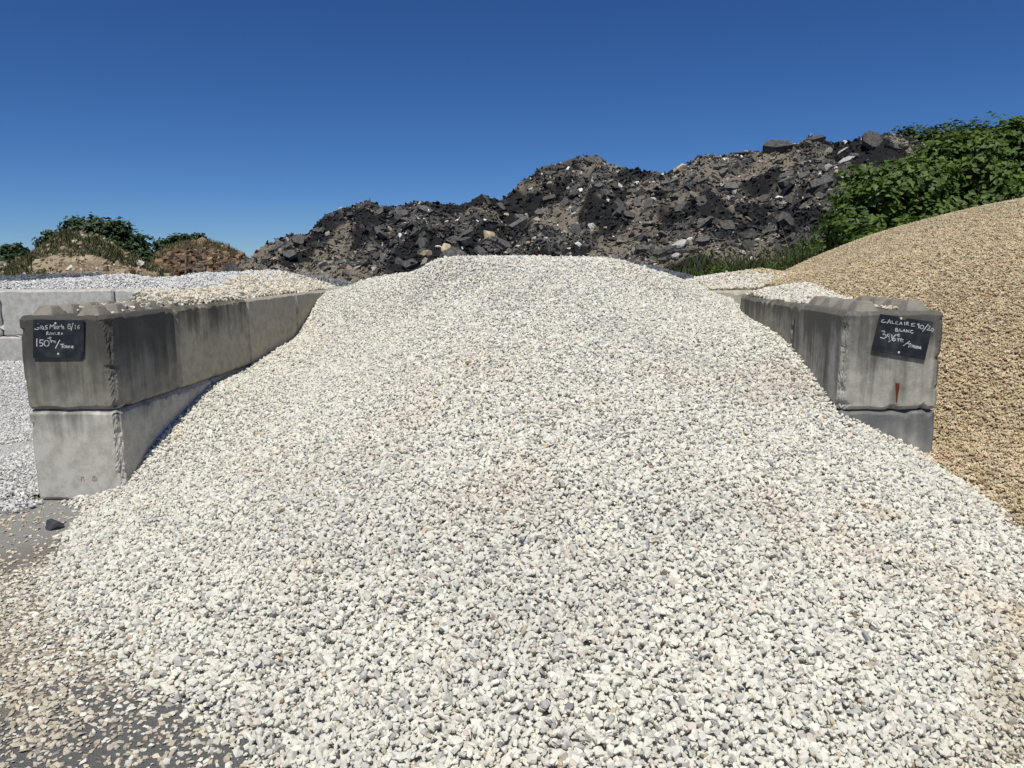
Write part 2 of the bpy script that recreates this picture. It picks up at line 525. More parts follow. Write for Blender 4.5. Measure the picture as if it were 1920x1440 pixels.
A1, A2, A3 = .815, 2.08, 3.33
fb = block('dark weathered concrete block with a chalk board, topmost at the left wall end', Lp, 0, A1, .6, c_dark, 1, studs=4, chips={(2, 0, 0)}, stud_mat=c_stud)
block('drip-stained concrete block second from the end in the left wall upper row', Lp, A1, A2, .6, c_drip, 2, studs=4, stud_mat=c_stud)
block('plain buff concrete block third from the end in the left wall upper row', Lp, A2, A3, .6, c_clean, 3, studs=4, stud_mat=c_stud)
block('buff concrete block fourth from the end in the left wall upper row', Lp, A3, 4.55, .6, c_clean, 4)
block('buff concrete block fifth from the end in the left wall, behind the white heap', Lp, 4.55, 5.8, .6, c_clean, 5)
B1 = float(np.dot(at_plane(398, 702, Lp(0, 0, 0), nL) - Lp(0, 0, 0), fL))
block('pale concrete block with a rough broken corner, bottom of the left wall end', Lp, 0, B1, 0, c_low, 6, chips={(2, 0, 0)})
block('buff concrete block in the left wall lower row, half buried by white gravel', Lp, B1, B1 + 1.25, 0, c_clean, 7)
block('buff concrete block buried at the far end of the left wall lower row', Lp, B1 + 1.25, B1 + 4.4, 0, c_clean, 8)

rb = block('grey concrete block with a tilted chalk board, topmost at the right wall end', Rp, 0, .82, .6, c_rfront, 11, studs=4, chips={(2, 0, 1)}, stud_mat=c_stud)
block('buff concrete block with dark drips second from the end of the right wall', Rp, .82, 2.15, .6, c_drip, 12)
block('dark grey stained concrete block under the tilted chalk board block', Rp, .0, 1.25, 0, c_rlow, 13)
block('concrete block in the right wall lower row behind the white gravel', Rp, 1.25, 2.5, 0, c_clean, 14)
for (z, lab) in ((.6, 'pale concrete block set back behind the right wall under cream gravel'), (0, 'buried concrete block carrying the set-back block of the right wall')):
    block(lab, lambda a, w, zz: np.array([1.99 + w, 7.75 + a, zz]), 0, 1.25, z, c_clean, 15 + int(z))

def flat_block(label, x0, x1, y, z, mat, seed):
    me = block_mesh('concrete_block', x1 - x0 - .02, .6, .596, seed, res=.06)
    o = link('concrete_block', me, mat); o.location = ((x0 + x1) / 2, y + .3, z)
    tag(o, label, 'concrete block', 'stacked concrete blocks of the bay walls')
YB = 9.7
bw = [(-9.7, -8.2, 'far left'), (-8.2, -6.67, 'second'), (-6.67, -5.17, 'third'), (-5.17, -3.67, 'fourth'), (-3.67, -2.87, 'short')]
for i, (x0, x1, w) in enumerate(bw):
    flat_block({'far left': 'light grey back wall block of the left bay farthest from the white heap',
                'second': 'light grey back wall block of the left bay, second from its outer end',
                'third': 'long light grey block in the left bay back wall behind the dark studs',
                'fourth': 'light grey back wall block with gravel spilling over its right half',
                'short': 'short back wall block buried under gravel where the two walls meet'}[w], x0, x1, YB, .6, c_back, 30 + i)
for i, (x0, x1) in enumerate(((-9.4, -7.9), (-7.9, -6.4), (-6.4, -4.9), (-4.9, -2.9))):
    flat_block(['outer lower block of the left bay back wall', 'second lower block of the left bay back wall', 'third lower block of the left bay back wall beside grey gravel',
                'lower back wall block hidden behind the left wall end'][i], x0, x1, YB - .01, 0, c_back, 40 + i)

# faint painted marks low on the left block
lowb = [o for o in COL.objects if o.get('label', '').startswith('pale concrete block with a rough')][0]
vs, fs = [], []
for ln_ in (((152, 902), (152.3, 894.5), (156.5, 894), (157.5, 902)), ((177, 903), (176.5, 891.5)), ((172.5, 896.5), (176.5, 891.5), (181, 896)), ((172, 899.5), (182, 899))):
    P3 = [at_plane(*q, Lp(0, 0, 0), fL) - fL * .0006 for q in ln_]
    for a, c in zip(P3[:-1], P3[1:]):
        d = (c - a) / np.linalg.norm(c - a); sd = np.cross(d, fL) * .0022; k0 = len(vs)
        vs += [a - sd, c - sd, c + sd, a + sd] + [q + fL * .003 for q in (a - sd, c - sd, c + sd, a + sd)]
        fs += [[k0, k0 + 1, k0 + 2, k0 + 3], [k0, k0 + 4, k0 + 5, k0 + 1], [k0 + 1, k0 + 5, k0 + 6, k0 + 2], [k0 + 2, k0 + 6, k0 + 7, k0 + 3], [k0 + 3, k0 + 7, k0 + 4, k0]]
m, nt, b = new_mat('faded_paint', .9, .1); b.inputs['Base Color'].default_value = (.40, .36, .29, 1)
o = tag(link('painted_mark', mesh_np('painted_mark', vs, fs), m), kind='stuff'); o.parent = lowb
o.matrix_parent_inverse = Matrix.LocRotScale(lowb.location, lowb.rotation_euler, None).inverted()

# rust run on the right block
ry = -.003
p = [at_plane(px, py, Rp(0, 0, 0), fR) for px, py in ((1679.5, 718.5), (1686.5, 718.5), (1686, 730), (1683.3, 742), (1682, 752), (1681, 756), (1680.2, 752), (1680.5, 742), (1679.5, 730))]
V = [q - fR * .0015 for q in p] + [q + fR * .004 for q in p]
n = len(p)
me = mesh_np('rust_stain', V, [list(range(n))] + [[i, (i + 1) % n, n + (i + 1) % n, n + i] for i in range(n)])
m, nt, b = new_mat('rust', .9, .1)
tc = N(nt, 'ShaderNodeTexCoord')
nt.links.new(mixc(nt, noise(nt, tc.outputs['Object'], 90, 4), (.09, .022, .012), (.19, .06, .03)), b.inputs['Base Color'])
o = link('rust_stain', me, m); o.parent = rb; o.matrix_parent_inverse = Matrix.LocRotScale(rb.location, rb.rotation_euler, None).inverted()

# ------------------------------------------------------------------ chalk boards
m_board, nt, b = new_mat('chalkboard', .55, .3)
tc = N(nt, 'ShaderNodeTexCoord')
n1 = noise(nt, tc.outputs['Object'], 9, 6, .65)
nt.links.new(mixc(nt, ramp(nt, n1, .42, .75), (.016, .019, .024), (.055, .062, .07)), b.inputs['Base Color'])
m_chalk, nt, b = new_mat('chalk', .95, .05)
tc = N(nt, 'ShaderNodeTexCoord')
n1 = noise(nt, tc.outputs['Object'], 120, 4, .7)
n2 = noise(nt, tc.outputs['Object'], 16, 2, .5)
nt.links.new(mixc(nt, ramp(nt, mth(nt, 'ADD', mth(nt, 'MULTIPLY', n1, .6), mth(nt, 'MULTIPLY', n2, .5)), .38, .58), (.10, .11, .12), (.66, .67, .66)), b.inputs['Base Color'])
m_screw, nt, b = new_mat('galvanised_screw', .4, .5)
b.inputs['Base Color'].default_value = (.7, .7, .68, 1)

def arc(cx, cy, rx, ry, a0, a1, n=10):
    return [(cx + rx * math.cos(math.radians(a0 + (a1 - a0) * i / n)), cy + ry * math.sin(math.radians(a0 + (a1 - a0) * i / n))) for i in range(n + 1)]

def chalk_board(label, corners, strokes, screws, conv, p0, nrm, width, thick):
    """nrm points from the board into the block; conv maps the traced marks to directions on the face"""
    toW = lambda q, off: at_plane(*conv(*q), p0, nrm) - nrm * off
    n = len(corners)
    V = [toW(q, .010) for q in corners] + [toW(q, .003) for q in corners]
    org = np.mean(V, axis=0)
    Fc = [list(range(n)), list(range(2 * n - 1, n - 1, -1))] + [[i, n + i, n + (i + 1) % n, (i + 1) % n] for i in range(n)]
    me = mesh_np('chalk_board', np.array(V) - org, Fc)
    bm = bmesh.new(); bm.from_mesh(me); bmesh.ops.recalc_face_normals(bm, faces=bm.faces); bm.to_mesh(me); bm.free()
    o = link('chalk_board', me, m_board); o.location = org
    tag(o, label, 'chalk board')
    for word, lines in strokes.items():
        vs, fs = [], []
        for ln_, wf in lines:
            P3 = [toW(q, .0108) for q in ln_]
            for i in range(len(P3) - 1):
                a, c = P3[i], P3[i + 1]
                d = c - a; l = np.linalg.norm(d)
                if l < 1e-6: continue
                d /= l; s = np.cross(d, nrm) * width * wf / 2
                e = d * width * wf * .35
                k = len(vs)
                vs += [a - s - e, c - s + e, c + s + e, a + s - e]
                vs += [q - nrm * .0004 for q in vs[k:k + 4]]
                fs += [[k, k + 1, k + 2, k + 3], [k + 7, k + 6, k + 5, k + 4], [k, k + 4, k + 5, k + 1], [k + 1, k + 5, k + 6, k + 2], [k + 2, k + 6, k + 7, k + 3], [k + 3, k + 7, k + 4, k]]
        me = mesh_np('chalk_lettering', np.array(vs) - org, fs)
        tag(link('chalk_lettering', me, m_chalk, o), kind='stuff')
    for q in screws:
        c0 = toW(q, .0105)
        bm = bmesh.new()
        bmesh.ops.create_cone(bm, segments=14, radius1=.0075, radius2=.005, depth=.004, cap_ends=True)
        me = bpy.data.meshes.new('screw'); bm.to_mesh(me); bm.free()
        so = link('screw', me, m_screw, o); so.location = c0 - org
        so.rotation_euler = Vector(-nrm).to_track_quat('Z', 'Y').to_euler()
    return o

cl = lambda u, v: (40 + u / 13.714, 580 + v / 13.714)
S = lambda *pts: list(pts)
left_words = {
 'title': [(arc(450, 440, 70, 75, -60, -95, 4), .5), (S((490, 460), (485, 500), (430, 520), (375, 500)), 1), (S((440, 468), (492, 468)), 1),
   (S((530, 510), (532, 420)), 1), (S((530, 425), (565, 420), (575, 445), (535, 468), (590, 510)), 1), (S((605, 450), (608, 510)), 1),
   (S((700, 410), (655, 415), (650, 450), (700, 470), (695, 500), (640, 505)), 1),
   (S((765, 495), (775, 390), (815, 445), (870, 385), (880, 500)), .9), (S((920, 430), (920, 500)), 1),
   (S((955, 430), (1005, 500)), 1), (S((1005, 430), (960, 500)), 1), (S((1062, 390), (1065, 490), (1080, 495)), 1), (S((1030, 435), (1100, 430)), 1), (S((1085, 470), (1125, 462), (1110, 440), (1090, 455), (1095, 495), (1130, 498)), .9),
   (arc(1262, 405, 30, 28, 0, 360, 12), 1), (arc(1262, 462, 38, 36, 0, 360, 12), 1), (S((1360, 350), (1310, 535)), 1),
   (S((1400, 410), (1415, 395), (1420, 495)), 1), (S((1520, 405), (1475, 440), (1465, 480), (1500, 500), (1525, 475), (1490, 455), (1470, 470)), .8)],
 'kind': [(S((680, 655), (685, 570), (715, 575), (715, 605), (690, 615), (745, 650)), 1), (arc(785, 625, 28, 25, 0, 360, 10), 1), (S((835, 600), (838, 640), (865, 645), (870, 600)), .7),
   (S((900, 590), (903, 640), (935, 642)), .7), (S((1010, 590), (975, 592), (975, 640), (1015, 640)), .9), (S((975, 615), (1005, 613)), .8), (S((1090, 600), (1060, 605), (1065, 620), (1095, 630), (1060, 642)), .7)],
 'price': [(S((430, 755), (430, 940)), 1.3), (S((595, 780), (510, 782), (505, 860), (560, 855), (590, 890), (570, 935), (510, 935)), 1.1), (arc(680, 870, 65, 75, 0, 360, 14), 1.3),
   (S((800, 715), (765, 712), (745, 735), (765, 762), (795, 760)), 1), (S((705, 738), (775, 738)), .9),
   (S((765, 805), (835, 805)), 1), (S((800, 805), (800, 850)), 1), (S((845, 805), (900, 808)), .8), (S((872, 805), (870, 855)), .8), (S((920, 815), (900, 820), (895, 850), (920, 855)), .7),
   (S((1015, 790), (910, 990)), 1.3),
   (S((1040, 895), (1120, 890)), 1.2), (S((1080, 893), (1085, 985)), 1.2), (arc(1140, 955, 25, 28, 0, 360, 10), 1.1), (S((1185, 985), (1185, 935), (1215, 940), (1218, 985)), 1),
   (S((1245, 985), (1245, 940), (1280, 940), (1285, 985)), 1), (S((1315, 962), (1360, 958), (1350, 932), (1322, 945), (1325, 985), (1370, 985)), 1)]}
chalk_board('square-hung dark chalk board reading GRIS MIXTE on the left block',
            [(330, 262), (1635, 275), (1625, 1160), (1545, 1238), (330, 1240)], left_words, [(905, 358), (975, 1143)], cl, Lp(0, 0, 0), fL, .0042, .007)
cr_ = lambda u, v: (1620 + u / 12.0, 570 + v / 12.0)
right_words = {
 'title': [(S((430, 350), (385, 360), (370, 395), (405, 412), (485, 405)), .9), (S((500, 430), (550, 345), (580, 435)), .9), (S((515, 405), (575, 405)), .8), (S((610, 370), (612, 435), (655, 440)), .9),
   (S((735, 395), (690, 400), (685, 440), (750, 455)), .8), (S((775, 460), (815, 400), (835, 465)), .8), (S((785, 440), (830, 440)), .7), (S((890, 405), (893, 468)), 1), (S((930, 470), (935, 405), (975, 410), (970, 435), (940, 440), (985, 475)), .9),
   (S((1130, 435), (1045, 430), (1045, 495), (1120, 495)), .7), (S((1045, 460), (1090, 462)), .6),
   (S((1180, 460), (1215, 440), (1212, 535)), 1.1), (arc(1280, 515, 42, 40, 0, 360, 12), 1.1), (S((1425, 450), (1300, 610)), 1.2),
   (S((1430, 490), (1455, 490), (1470, 520), (1395, 580), (1470, 590)), 1.1), (arc(1515, 575, 28, 32, 0, 360, 10), 1.1)],
 'kind': [(S((690, 610), (690, 540), (730, 545), (735, 565), (700, 575), (750, 590), (745, 610), (690, 612)), .9), (S((785, 560), (785, 605), (830, 608)), .9), (S((850, 620), (885, 565), (905, 625)), .9), (S((930, 630), (935, 575), (985, 635), (990, 580)), .9),
   (S((1075, 590), (1035, 590), (1025, 640), (1060, 655), (1080, 645)), 1.1)],
 'price': [(S((385, 605), (440, 608), (450, 640), (400, 680), (465, 690), (480, 740), (430, 770), (350, 750)), 1.3), (S((560, 690), (520, 670), (500, 690), (515, 725), (550, 725), (562, 660), (545, 800)), 1.2), (S((575, 815), (540, 848)), 1.2),
   (S((605, 690), (612, 820)), 1.2), (S((690, 690), (640, 745), (625, 800), (650, 830), (685, 810), (670, 765), (630, 775)), 1.2),
   (S((780, 680), (745, 672), (730, 700), (750, 722), (775, 718)), 1), (S((700, 690), (755, 692)), .8),
   (S((725, 775), (775, 775)), .9), (S((750, 775), (748, 835)), .9), (S((785, 778), (830, 780)), .9), (S((805, 778), (802, 838)), .9), (S((865, 800), (835, 798), (828, 840), (858, 850)), .9),
   (S((1005, 830), (865, 935)), 1), (S((960, 880), (1030, 890)), 1.7), (S((1000, 885), (985, 965)), 1.7), (arc(1050, 940, 28, 25, 0, 360, 10), 1.5), (S((1090, 975), (1095, 930), (1125, 940), (1125, 985)), 1.4),
   (S((1155, 990), (1160, 945), (1195, 955), (1192, 995)), 1.4), (S((1215, 975), (1255, 975), (1240, 955), (1215, 985), (1255, 1002)), 1.4)]}
chalk_board('tilted black chalk board reading CALCAIRE BLANC on the right block',
            [(355, 222), (750, 280), (790, 330), (930, 370), (960, 318), (1545, 400), (1350, 1258), (150, 1048)], right_words, [(820, 326), (765, 1085)], cr_, Rp(0, 0, 0), fR, .0042, .007)

# ------------------------------------------------------------------ heaps of gravel: their shapes
def onL(px, py): return at_plane(px, py, Lp(0, 0, 0), nL)
def onR(px, py): return at_plane(px, py, Rp(0, 0, 0), nR)
def onRF(px, py): return at_plane(px, py, Rp(0, 0, 0), fR)
W = [onL(*q) for q in ((236, 905), (300, 818), (345, 772), (400, 721), (440, 704), (470, 688), (520, 654), (552, 633), (580, 590), (606, 552))]
W += [onR(*q) for q in ((1566, 765), (1530, 712), (1490, 658), (1440, 618), (1386, 582))]
W += [at(1340, 559, 7.3), at(1298, 545, 8.0)]
W += [onRF(*q) for q in ((1600, 785), (1660, 815), (1735, 850))]
toe = [(150, 962), (100, 1015), (85, 1080), (125, 1155), (220, 1240), (330, 1300), (420, 1370), (480, 1440), (520, 1520)]
for q in toe:
    p = at_z(*q, 0.005); W.append(p)
    d = p[:2] - np.array([0, 4.5]); d /= np.linalg.norm(d)
    W.append(np.array([*(p[:2] + d * .5), -.14]))
W += [at_z(*q) for q in ((700, 1440, .10), (960, 1440, .15), (1300, 1440, .13), (1600, 1440, .075), (1800, 1440, .03), (1920, 1300, .045), (1920, 1140, .10), (1830, 925, .25), (1920, 1003, .20), (960, 1700, .02), (1400, 1700, .01))]
W += [at(px, py, 7.3) for px, py in ((800, 501), (840, 488), (900, 485), (1000, 484.5), (1100, 484.5), (1160, 489))]
W += [at(1230, 511, 7.3), at(1285, 530, 7.4), at(740, 518, 8.0), at(680, 528, 8.4), at(630, 545, 8.9)]
W += [np.array(q) for q in ((0, 8.0, 1.47), (.8, 8.0, 1.44), (-.7, 8.1, 1.36), (1.4, 8.1, 1.25), (-1.1, 7.2, 1.18), (1.5, 7.2, 1.33), (0, 9.0, 1.25), (1.0, 9.0, 1.15), (-1.4, 9.2, 1.12), (-2.0, 9.6, 1.05), (0, 11, .8), (1.8, 10.5, .9), (-2, 11, .8), (0, 13, .1), (2.6, 2.2, -.05), (3.0, 3.0, .02), (3.4, 3.6, .0))]
for xx, zz in ((0, (.42, .66, .90, 1.15, 1.36)), (.9, (.38, .62, .88, 1.12, 1.33)), (1.6, (.28, .52, .80, 1.0, 1.12)), (-.8, (.28, .49, .71, .94, 1.14)), (-1.5, (.10, .28, .46, .62, .78))):
    W += [np.array([xx, yy, z_]) for yy, z_ in zip((3, 4, 5, 6, 6.7), zz)]
white_s = Surface(W)
def white_z(x, y):
    return white_s(x, y) + .035 * (fbm(x * 1.6, y * 1.6, 5, 3) - .5) + .012 * (fbm(x * 7, y * 7, 6, 2) - .5)

Bp = [at_z(1735, 852, .30), at_z(1830, 925, .25), at_z(1920, 1003, .20)]
Bp += [at(px, py, Y) for px, py, Y in ((1480, 518, 8.6), (1530, 506, 8.5), (1570, 491, 8.4), (1640, 462, 8.3), (1700, 440, 8.2), (1800, 411, 8.1), (1920, 386, 8.0), (2060, 362, 8.0), (2200, 350, 8.0))]
Bp += [np.array(q) for q in ((2.57, 4.4, .33), (2.6, 5.3, .78), (2.62, 6.3, 1.15), (2.6, 7.3, 1.26), (2.7, 10.5, .8), (4.5, 10.5, 1.6), (6.5, 10.5, 1.9), (3.5, 13, .2), (6.5, 13.5, .2), (3.6, 3.2, .1), (4.6, 3.4, .35), (6.0, 4.0, .7), (2.2, 3.4, -.1), (3.0, 2.4, -.2), (4.5, 2.3, -.1), (1.9, 4.4, .1))]
beige_s = Surface(Bp)
def beige_z(x, y):
    return beige_s(x, y) + .03 * (fbm(x * 1.5, y * 1.5, 15, 3) - .5)

Lh = [at(px, py, Y) for px, py, Y in ((300, 524, 10.6), (380, 518, 10.2), (450, 514, 9.8), (520, 513, 9.4), (560, 522, 9.3), (600, 538, 9.2))]
Lh += [Lp(a, w, z) for a, w, z in ((A1 + .05, .35, 1.205), (A1 + .3, .14, 1.20), (A2 - .3, .08, 1.215), (A2 + .6, .06, 1.22), (A3, .06, 1.22), (4.4, .06, 1.22), (A1 + .2, .6, 1.2), (A2, .6, 1.27), (A3, .7, 1.33), (1.2, .9, .9), (2.0, 1.1, .95), (.6, .8, .5), (0, 1.0, -.1), (1.0, 1.6, .0), (5.5, 0, 1.1), (6.5, .5, .9))]
Lh += [np.array(q) for q in ((-4.0, 9.7, 1.2), (-4.55, 9.9, 1.21), (-5.5, 10.2, 1.235), (-7, 10.2, 1.23), (-9, 10.2, 1.25), (-5.0, 10.8, 1.26), (-7, 10.8, 1.25), (-9, 10.8, 1.25), (-5.0, 11.8, 1.14), (-7, 11.8, 1.12), (-9, 11.8, 1.12), (-11, 10.8, 1.25), (-11, 11.8, 1.12), (-4.6, 9.2, .7), (-5.2, 8.6, .12), (-7, 13.5, .3), (-4, 13.5, .4), (-2, 12.5, .7))]
Lh += [Lp(a, w, z) for a, w, z in ((2.4, .02, 1.19), (2.9, .02, 1.19), (3.6, .02, 1.19), (4.0, .02, 1.19), (4.6, .02, 1.19), (5.0, .03, 1.18), (3.8, .3, 1.27), (4.5, .3, 1.27), (2.6, .3, 1.25))]
Lh += [np.array(q) for q in ((-4.1, 7, -.1), (-4.6, 8.4, -.1), (-5.6, 9.3, -.1))]
lh_s = Surface(Lh)
def lh_z(x, y): return lh_s(x, y) + .08 * (fbm(x * 2.6, y * 2.6, 25, 3) - .5) * smooth(.0, .5, left_of_left(x, y))

Rh = [at(px, py, Y) for px, py, Y in ((1300, 524, 9.3), (1340, 516, 9.1), (1400, 510, 9.0), (1440, 510, 8.9), (1480, 517, 8.7), (1520, 520, 8.4))]
Rh += [Rp(a, w, z) for a, w, z in ((.95, .12, 1.2), (.86, .4, 1.21), (1.5, .07, 1.215), (2.1, .06, 1.215), (1.5, .5, 1.25), (2.0, .6, 1.28), (.8, .75, 1.0), (2.4, .0, 1.2), (2.9, .0, 1.25))]
Rh += [np.array(q) for q in ((1.99, 7.9, 1.21), (2.3, 7.8, 1.22), (2.5, 8.2, 1.26), (2.4, 10.5, 1.1), (1.6, 10.0, .9), (3.4, 9.5, 1.1), (2.6, 12, .3), (3.6, 8, 1.1))]
rh_s = Surface(Rh)
def rh_z(x, y): return rh_s(x, y) + .05 * (fbm(x * 2.2, y * 2.2, 35, 3) - .5)

def over_block(x, y):                 # on top of (or inside) the footprint of a wall block
    dxL, dyL = x - LX, y - LY
    aL = dxL * fL[0] + dyL * fL[1]; wL = -(dxL * nL[0] + dyL * nL[1])
    dxR, dyR = x - RX, y - RY
    aR = dxR * fR[0] + dyR * fR[1]; wR = dxR * nR[0] + dyR * nR[1]
    return ((wL > -.004) & (wL < .604) & (aL > -.004)) | ((wR > -.004) & (wR < .604) & (aR > -.004) & (aR < 2.16))

def left_of_left(x, y):
    return -((x - LX) * nL[0] + (y - LY) * nL[1])
def right_of_right(x, y):
    return (x - RX) * nR[0] + (y - RY) * nR[1]

m_white = stone_mat('white_limestone', .13)
m_fine = stone_mat('fine_limestone', .12, .3)
g_white = stone_group('stones_white', m_white, 14, 16, seed=1)
g_fine = stone_group('stones_fine', m_fine, 8, 12, cluster=7, spread=1.0, seed=2)
g_flat = stone_group('stones_flat', m_white, 10, 13, seed=3, flat=.7)
def core_mat(name, a, b_):
    m, nt, b = new_mat(name, .95, .1)
    geo = N(nt, 'ShaderNodeNewGeometry')
    nt.links.new(mixc(nt, noise(nt, geo.outputs['Position'], 60, 5, .7), a, b_), b.inputs['Base Color'])
    return m
m_wcore = core_mat('white_gravel_core', (.42, .41, .38), (.62, .60, .55))
m_bcore = core_mat('beige_gravel_core', (.32, .26, .17), (.46, .38, .26))
m_gcore = core_mat('grey_gravel_core', (.10, .11, .12), (.2, .21, .22))

WHITE = [(.70, (.74, .715, .625), .06), (.15, (.66, .64, .57), .07), (.08, (.52, .505, .468), .13), (.04, (.67, .59, .51), .07), (.018, (.42, .41, .39), .15), (.012, (.58, .48, .34), .12), (.004, (.32, .24, .17), .2)]
BEIGE = [(.6, (.60, .49, .32), .11), (.25, (.52, .41, .255), .13), (.18, (.68, .58, .42), .09), (.04, (.44, .30, .19), .15)]
CREAM = [(.5, (.67, .61, .49), .09), (.2, (.58, .50, .38), .12), (.35, (.73, .69, .60), .07)]
BLUISH = [(.6, (.66, .65, .63), .10), (.25, (.47, .47, .465), .12), (.2, (.72, .70, .66), .07)]

# white heap ------------------------------------------------------
def white_mask(x, y, z):
    ok = (z > .0)
    ok &= (left_of_left(x, y) < .02) | (y < LY)
    ok &= ~((right_of_right(x, y) > 0) & (y > RY + .0))
    ok |= (z > 0) & (y < RY) & (left_of_left(x, y) < .02)
    return ok
me, V = grid_mesh('gravel_heap', np.arange(-3.6, 4.2, .05), np.arange(.9, 12.5, .05), lambda x, y: white_z(x, y) - .022,
                  lambda x, y, z: (z > -.03) & ~((left_of_left(x, y) > .1) & (y > LY + .1)) & ~((right_of_right(x, y) > .1) & (y > RY + .1) & (y < RY + 2.1)) & (z > beige_z(x, y) - .12))
wh = tag(link('gravel_heap', me, m_wcore), 'big heap of white limestone gravel spilling forward between the two block walls', 'gravel heap', 'gravel heaps of the yard')
x, y = jitter_points(-3.6, 4.2, 1.3, 8.9, .0152)
z = white_z(x, y)
dist = np.sqrt(x * x + y * y)
k = (z > -.003) & ~over_block(x, y) & in_view(x, y, z) & (z > beige_z(x, y) - .03)
k &= ~((left_of_left(x, y) > 0) & (y > LY)) & ~((right_of_right(x, y) > 0) & (y > RY) & (y < RY + 2.17))
x, y, z = x[k], y[k], z[k]
# thin out a ragged toe
k = RNG.random(len(x)) < smooth(-.01, .045, z + .05 * (fbm(x * 5, y * 5, 77, 3) - .5)) * .75 + .25
x, y, z = x[k], y[k], z[k]
n = len(x)
cols = pick(n, WHITE)
pinkish = smooth(.58, .85, fbm(x * 1.7, y * 1.7, 51, 3))[:, None]
greyish = smooth(.58, .75, fbm(x * 1.3, y * 1.3, 52, 3))[:, None]
cols = cols * (1 - .07 * pinkish * np.array([0.2, .7, 1.0])) * (1 - .07 * greyish * np.array([1, .97, .9]))
tan = (smooth(-.12, .28, x - 1.1 * y + 1.0 + .5 * (fbm(x * 2, y * 2, 53, 3) - .5)) * smooth(3.15, 2.8, y) * (RNG.random(n) < .8))[:, None]
band = (smooth(.25, .08, np.abs((x - 1.75) - .55 * (3.35 - y)) ) * smooth(3.5, 3.2, y) * smooth(2.2, 2.7, y) * smooth(.5, .65, fbm(x * 3, y * 3, 57, 2)))[:, None]
cols = cols * (1 - tan * np.array([.20, .27, .38])) * (1 - .25 * band * np.array([.3, .6, 1.0]))
size = np.clip(RNG.lognormal(math.log(.0108), .28, n), .006, .022) * (1 - .18 * tan[:, 0])
pts = np.stack([x, y, z + RNG.normal(0, .006, n)], 1)
print('white stones', n)
tag(scatter('limestone_gravel', pts, size, cols, g_white, wh, tilt=.7), kind='stuff')

# beige heap ------------------------------------------------------
def beige_ok(x, y): return ~((right_of_right(x, y) < .6) & (y > RY)) | ((y > RY + 2.15) & (right_of_right(x, y) > .45))
me, V = grid_mesh('gravel_heap', np.arange(1.6, 10.5, .06), np.arange(2.0, 14, .06), lambda x, y: beige_z(x, y) - .018,
                  lambda x, y, z: (z > -.02) & ~((right_of_right(x, y) < .55) & (y > RY + .06)))
bh = tag(link('gravel_heap', me, m_bcore), 'tall heap of fine beige gravel against the outside of the right wall', 'gravel heap', 'gravel heaps of the yard')
x, y = jitter_points(1.6, 8.5, 2.4, 10.2, .026)
z = beige_z(x, y)
k = (z > 0) & in_view(x, y, z) & ~((right_of_right(x, y) < .62) & (y > RY - .002)) & (z > white_z(x, y) - .03)
x, y, z = x[k], y[k], z[k]; n = len(x)
cols = pick(n, BEIGE)
dull = smooth(.5, .7, fbm(x * 1.2, y * 1.2, 61, 3))[:, None]
cols = cols * (1 - .10 * dull)
print('beige clusters', n)
tag(scatter('beige_gravel', np.stack([x, y, z + RNG.normal(0, .003, n)], 1), RNG.uniform(.016, .021, n), cols, g_fine, bh, tilt=.3), kind='stuff')

# heap over the left wall and behind the back wall ---------------
me, V = grid_mesh('gravel_heap', np.arange(-12, -1.2, .07), np.arange(4.8, 13.6, .07), lambda x, y: lh_z(x, y) - .035,
                  lambda x, y, z: (z > -.05) & (left_of_left(x, y) > .16) & ~((x < -4.3) & (y < YB + .05)) & ~((left_of_left(x, y) > .6) & (y < 8.2) & (z < .97)) & ~(((x - LX) * fL[0] + (y - LY) * fL[1] < A1 + .1) & (left_of_left(x, y) < 2.2)) & ((y > YB) | (x > -2.6 - .36 * (y - 5.4))))
lh = tag(link('gravel_heap', me, m_wcore), 'low heap of cream and grey-white gravel spilling over the left wall top', 'gravel heap', 'gravel heaps of the yard')
x, y = jitter_points(-9.5, -1.2, 5.0, 12.2, .021)
z = lh_z(x, y)
w_ = left_of_left(x, y); a_ = (x - LX) * fL[0] + (y - LY) * fL[1]
k = (z > .02) & in_view(x, y, z) & (w_ > .05) & ~((w_ < .6) & (z < 1.195)) & ~((y > YB) & (y < YB + .6) & (z < 1.19))
k &= ~((a_ < A1 + .02 + .12 * (fbm(x * 6, y * 6, 79, 2) - .5)) & (w_ < 2.2))
k &= (y > YB - .1) | (x > -2.72 - .36 * (y - 5.4) + .25 * (fbm(x * 3, y * 3, 78, 2) - .5))
k &= ((z > .9) | (x > -4.3)) & ~((w_ > .6) & (y < 8.2) & (z < 1.02))
x, y, z = x[k], y[k], z[k]; n = len(x)
creamy = smooth(1.5, .5, left_of_left(x, y) + .9 * (fbm(x * 2.5, y * 2.5, 71, 3) - .5) + .25 * (y - 8.5))
cols = np.where((RNG.random(n) < creamy)[:, None], pick(n, CREAM), pick(n, BLUISH))
print('left heap', n)
tag(scatter('mixed_gravel', np.stack([x, y, z + RNG.normal(0, .009, n)], 1), np.clip(RNG.lognormal(math.log(.0165), .25, n), .008, .03), cols, g_white, lh, tilt=.7), kind='stuff')

